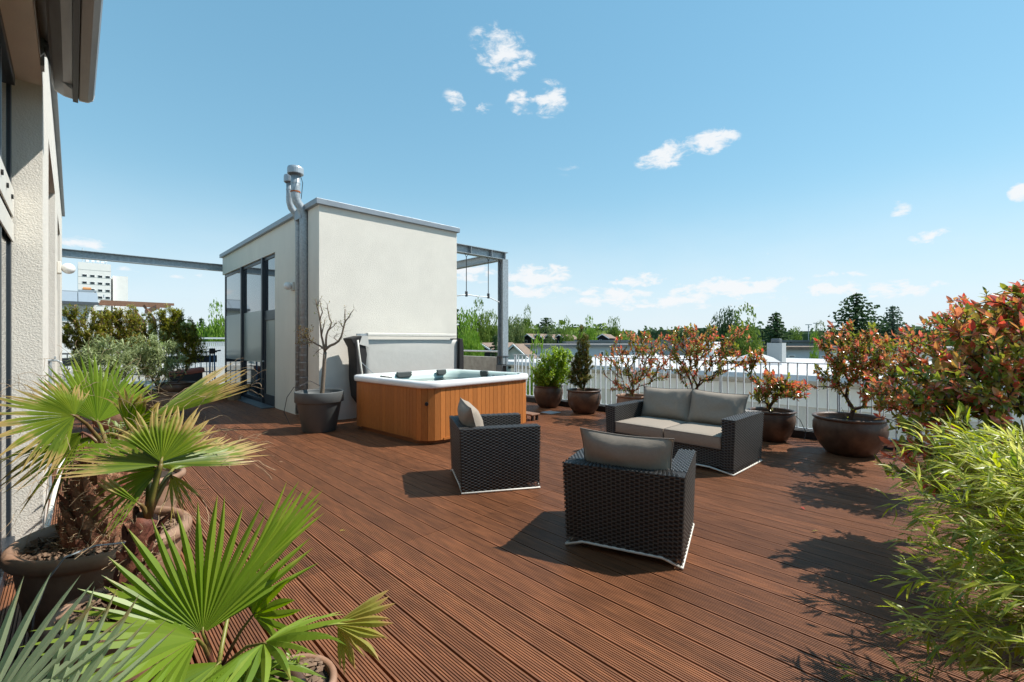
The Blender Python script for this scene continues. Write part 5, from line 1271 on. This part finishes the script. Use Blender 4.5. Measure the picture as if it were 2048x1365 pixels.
MB().box(-.5, -.5, 0, .5, .5, .55).obj('stack', 'greywall', t); MB().box(-.8, -.6, .55, 1.1, .6, .68).obj('slab', 'zinc', t); t.scale = (.42, .42, .6); MB().tube([(-.35, 0, .82), (.55, 0, .82)], .16, 12).obj('clay_cap', 'orange', t); MB().tube([(1.0, 0, 0), (1.0, 0, .55)], .12, 8).obj('flue', 'galvrail', t); MB().tube([(1.9, 0, 0), (1.9, 0, .35)], .1, 8).obj('flue', 'galvrail', t)
pg = thing('pergola', 'brown timber pergola with curved braces beyond the yews', 'pergola')
for k in range(3):
    Yp = Yn + .6 + k * 1.35; zz = zr0 + .05; xl = xe + .1; xr = at_Y(348 - (0 if k < 1 else 0), 600, Yn + .6).x - .0
    MB().box(xl, Yp - .06, zz, xr, Yp + .06, zz + .15).obj('rafter', 'timber', pg)
MB().box(xr - .9, Yn + .5, zz - .24, xr - .72, Yn + 6.8, zz - .004).obj('purlin', 'timber', pg)
for k in range(3): MB().box(xe + .1, Yn + 6.4, zz - .62 - .36 * k, xr - 1.2, Yn + 6.46, zz - .50 - .36 * k).obj('slat', 'timber', pg)
for Yp in (Yn + .6, Yn + 6.3):
    MB().box(xr - .87, Yp - .07, -3, xr - .75, Yp + .07, zz - .25).obj('post', 'white', pg)
    MB().tube([(xr - .81, Yp + .1, zz - 1.3), (xr - 1.0, Yp + .1, zz - .8), (xr - 1.5, Yp + .1, zz - .05)], .07, 6).obj('brace', 'timber', pg)
MB().box(xe - 8, Yn + 10, -5, 12, Yn + 10.3, 1.05).obj('garden_wall', 'whitewall', kind='structure')
fb = thing('neighbour_fence', 'pale metal balcony fence left of the glazed corner', 'fence')
A_ = at(380, 690, 22); B2 = at(446, 690, 22); Yf = A_.y; xf0, xf1 = at_Y(340, 690, Yf).x, at_Y(452, 690, Yf).x
MB().box(xf0, Yf, 1.60, xf1, Yf + .05, 1.68).obj('top_rail', 'galvrail', fb); MB().box(xf0, Yf, 1.42, xf1, Yf + .05, 1.46).obj('mid_rail', 'galvrail', fb)
bm_ = MB().box(-.035, 0, .2, .035, .03, 1.42).mesh('slat', 'galvrail')
i = 0
while xf0 + .09 * i < xf1: place(bm_, 'slat', fb, Matrix.Translation((xf0 + .09 * i, Yf + .01, 0))); i += 1
MB().box(xf0 - 4, Yf + 1, GZ, xf1 + 1, Yf + 3, .2).obj('balcony_block', 'beige', fb)

# ------------------------------------------------------------------ trees
def quad_leaf(b, p, s, up=None):
    n_ = rv(); n_.normalize(); a = n_.orthogonal().normalized() * s; c_ = n_.cross(a).normalized() * s * rnd.uniform(.5, .9)
    b.add([p - a, p + c_, p + a, p - c_], [(0, 1, 2, 3)])
def proto_decid(nb=36, per=190, s=.021, shape=(.38, .38, .42), zc=.58, seed=1):
    random.seed(seed); b = MB()
    for k in range(nb):
        v = rv(); v.normalize(); v *= rnd.uniform(.25, .84); c_ = Vector((v.x * shape[0], v.y * shape[1], zc + v.z * shape[2])); r = rnd.uniform(.11, .20) * (shape[0] / .38) ** .5
        for _ in range(per):
            q = rv(); q.normalize(); quad_leaf(b, c_ + Vector((q.x * r, q.y * r, q.z * r * .7)) * rnd.uniform(.7, 1.05), s * rnd.uniform(.5, 1.0))
    tr_ = MB().tube([(0, 0, 0), (.01, 0, .3), (0, .01, .65)], [.03, .022, .008], 6)
    for k in range(6):
        a = k; tr_.tube([(0, 0, .25 + .05 * k), (.15 * math.cos(a), .15 * math.sin(a), .45 + .05 * k)], [.012, .005], 5)
    return b, tr_
def proto_conifer(levels=30, s=.016, wid=.24, droop=.25, taper=1.0, gap=.0, lean=0):
    b = MB()
    for k in range(levels):
        f_ = k / levels; z_ = .12 + .86 * f_; R_ = wid * (1 - f_) ** taper + .012; nb_ = int(6 + 9 * (1 - f_))
        for j in range(nb_):
            a = 2 * PI * j / nb_ + k * 1.3 + rnd.uniform(-.2, .2); L = R_ * rnd.uniform(.65, 1.12)
            m_ = max(4, int(L / .009))
            for q in range(m_):
                t_ = (q + rnd.random()) / m_; sp = .10 * L * (1 - abs(t_ - .4)); p = Vector((math.cos(a) * L * t_, math.sin(a) * L * t_, z_ - droop * L * t_ * t_ + rnd.uniform(-.006, .006))) + Vector((-math.sin(a), math.cos(a), 0)) * rnd.uniform(-sp, sp) * 1.6
                quad_leaf(b, p, s * rnd.uniform(.6, 1.1))
    tr_ = MB().tube([(0, 0, 0), (0, 0, .5), (0, 0, .98)], [.022, .014, .002], 6)
    return b, tr_
protos = {}
def mk(kind, bt):
    protos[kind] = (bt[0].mesh('crown', 't_mid'), bt[1].mesh('trunk', 'bark'))
mk('round', proto_decid()); mk('round2', proto_decid(44, 160, .02, (.34, .34, .46), .55, 5)); mk('willow', proto_decid(40, 150, .02, (.45, .40, .36), .60, 9))
mk('conifer', proto_conifer(34, .017, .26, .25, .75)); mk('bigconifer', proto_conifer(42, .014, .34, .05, .6)); mk('cedar', proto_conifer(20, .018, .50, -.05, .5)); mk('thin', proto_conifer(18, .012, .26, -.15, .8))
def tree(kind, label, x, ytop, wpx, d, m_, zbase=GZ, group=None):
    cr_, tr_ = protos[kind]; p = at(x, ytop, d); H_ = (p.z - zbase) * (1.20 if kind in ('round', 'round2', 'willow') else 1); base_w = {'round': .80, 'round2': .74, 'willow': .92, 'conifer': .19, 'bigconifer': .42, 'cedar': .48, 'thin': .25}[kind]
    wm = wpx / FPX * d / base_w
    t_ = thing('conifer_tree' if kind in ('conifer', 'bigconifer', 'cedar', 'thin') else 'leafy_tree', label, 'tree', (p.x, p.y, zbase), rnd.uniform(0, 6), group)
    t_.scale = (wm, wm, H_ * (1.0 if kind != 'round' else 1.0))
    a = place(cr_, 'crown', t_); a.material_slots[0].link = 'OBJECT'; a.material_slots[0].material = M[m_]
    place(tr_, 'trunk', t_)
    return t_
TL = [('round', 'broad leafy tree behind the parapet rail left of the steel post', 925, 655, 60, 55, 't_mid'), ('round2', 'yellow-green tree directly behind the steel post', 1008, 652, 56, 58, 't_pale'), ('willow', 'low bushy tree right of the pale willow', 1046, 660, 56, 72, 't_mid'),
      ('round', 'low bright tree behind the concrete parapet', 945, 676, 60, 32, 't_bright'), ('round2', 'leafy tree between willow and round tree', 1040, 650, 40, 90, 't_mid'), ('round', 'far rounded tree right of the dark cedar', 1122, 658, 40, 120, 't_mid'),
      ('round', 'bright green tree left of the glazed corner', 428, 640, 62, 45, 't_bright'), ('conifer', 'dark pine behind the bright tree left of the glazed corner', 403, 630, 26, 60, 't_dark'), ('round2', 'rounded tree half hidden by the glazed corner', 450, 648, 50, 70, 't_mid'),
      ('conifer', 'dark spruce peeking out from behind stair house corner', 908, 606, 60, 38, 't_dark'), ('round2', 'bright green tree just right of stair house corner', 938, 648, 70, 34, 't_bright'),
      ('round', 'tall leafy tree under the pull-up bar', 955, 628, 52, 62, 't_mid'), ('round2', 'leafy tree between pull-up bar and steel post', 985, 640, 50, 64, 't_mid'),
      ('conifer', 'small dark conifer left of the steel post', 990, 664, 34, 40, 't_dark'), ('willow', 'pale willow just right of the steel post', 1028, 646, 60, 66, 't_pale'),
      ('round', 'round tree left of the dark cedar', 1055, 637, 34, 80, 't_mid'), ('bigconifer', 'dark spreading cedar above the gabled row', 1092, 631, 84, 78, 't_dark'),
      ('round2', 'pale green small tree in front of the gabled row', 1100, 668, 40, 56, 't_pale'), ('round', 'light green small tree right of gabled row', 1135, 664, 36, 56, 't_mid'),
      ('round', 'bright round tree behind the slim thuja', 1176, 659, 44, 60, 't_bright'), ('round2', 'dark round tree left of the tall photinia', 1228, 646, 36, 110, 't_mid'),
      ('willow', 'broad-topped cedar right of the widest photinia', 1450, 633, 74, 56, 't_dark'), ('round', 'dense dark rounded tree below the broad-topped cedar', 1490, 650, 92, 42, 't_mid'),
      ('conifer', 'regular dark conifer standing alone left of the big cedar', 1552, 619, 52, 64, 't_dark'), ('round', 'light round tree right of the lone conifer', 1640, 662, 40, 90, 't_pale'),
      ('bigconifer', 'biggest dark conifer against the sky on the right', 1713, 580, 128, 56, 't_dark'), ('bigconifer', 'airy pale conifer right of the biggest one', 1785, 606, 78, 56, 't_blue'),
      ('conifer', 'small dark tree left of the biggest conifer', 1665, 652, 26, 70, 't_dark'), ('round2', 'small bright tree in front of the grey hall', 1628, 690, 26, 33, 't_bright'),
      ('round2', 'leafy tree behind the right-edge shrub', 1880, 655, 90, 48, 't_mid'), ('round', 'yellowish tree at the right edge behind shrubs', 1960, 650, 90, 46, 't_pale'),
      ('round2', 'leafy tree far beyond the lone conifer, left one', 1590, 664, 34, 110, 't_mid'), ('round2', 'leafy tree between far lamp poles and thuja', 1128, 662, 40, 96, 't_mid')]
for a in TL: tree(*a)
# tree crowns below the railing on the left part (bright green between balusters)
tree('round', 'bright green tree top seen through the balusters beside the hot tub', 1075, 742, 70, 17, 't_bright')
# wood along the horizon
b = MB()
for az in [i * .5 for i in range(-60, 300)]:
    a = math.radians(az); d = rnd.uniform(230, 420); top = rnd.uniform(6.5, 11.5) + 1.5 * noise.noise(Vector((az * .13, 0, 0))); c_ = Vector((math.cos(a) * d, math.sin(a) * d, 0))
    for _ in range(95):
        v = rv(); v.normalize(); q = c_ + Vector((v.x * 7, v.y * 7, (top + GZ) / 2 + v.z * (top - GZ) / 2 * rnd.uniform(.85, 1.05))); quad_leaf(b, q, rnd.uniform(.7, 1.5))
    b.box(c_.x - 4, c_.y - 4, GZ, c_.x + 4, c_.y + 4, top - 2.5)
b.obj('woods', 't_far', kind='stuff')
b = MB()
for az in [i * 1.0 for i in range(-30, 130)] + [31 + i * .9 for i in range(29)]:
    a = math.radians(az); d = rnd.uniform(110, 170); top = rnd.uniform(3.2, 6.8) if 31 < az < 57 else rnd.uniform(-1.5, 2.2); c_ = Vector((math.cos(a) * d, math.sin(a) * d, 0))
    if math.hypot(c_.x - X0, c_.y - cA.y) < 30: continue
    for _ in range(130):
        v = rv(); v.normalize(); q = c_ + Vector((v.x * 5, v.y * 5, (top + GZ) / 2 + v.z * (top - GZ) / 2)); quad_leaf(b, q, rnd.uniform(.4, .9))
b.obj('treeline', 't_mid', kind='stuff')
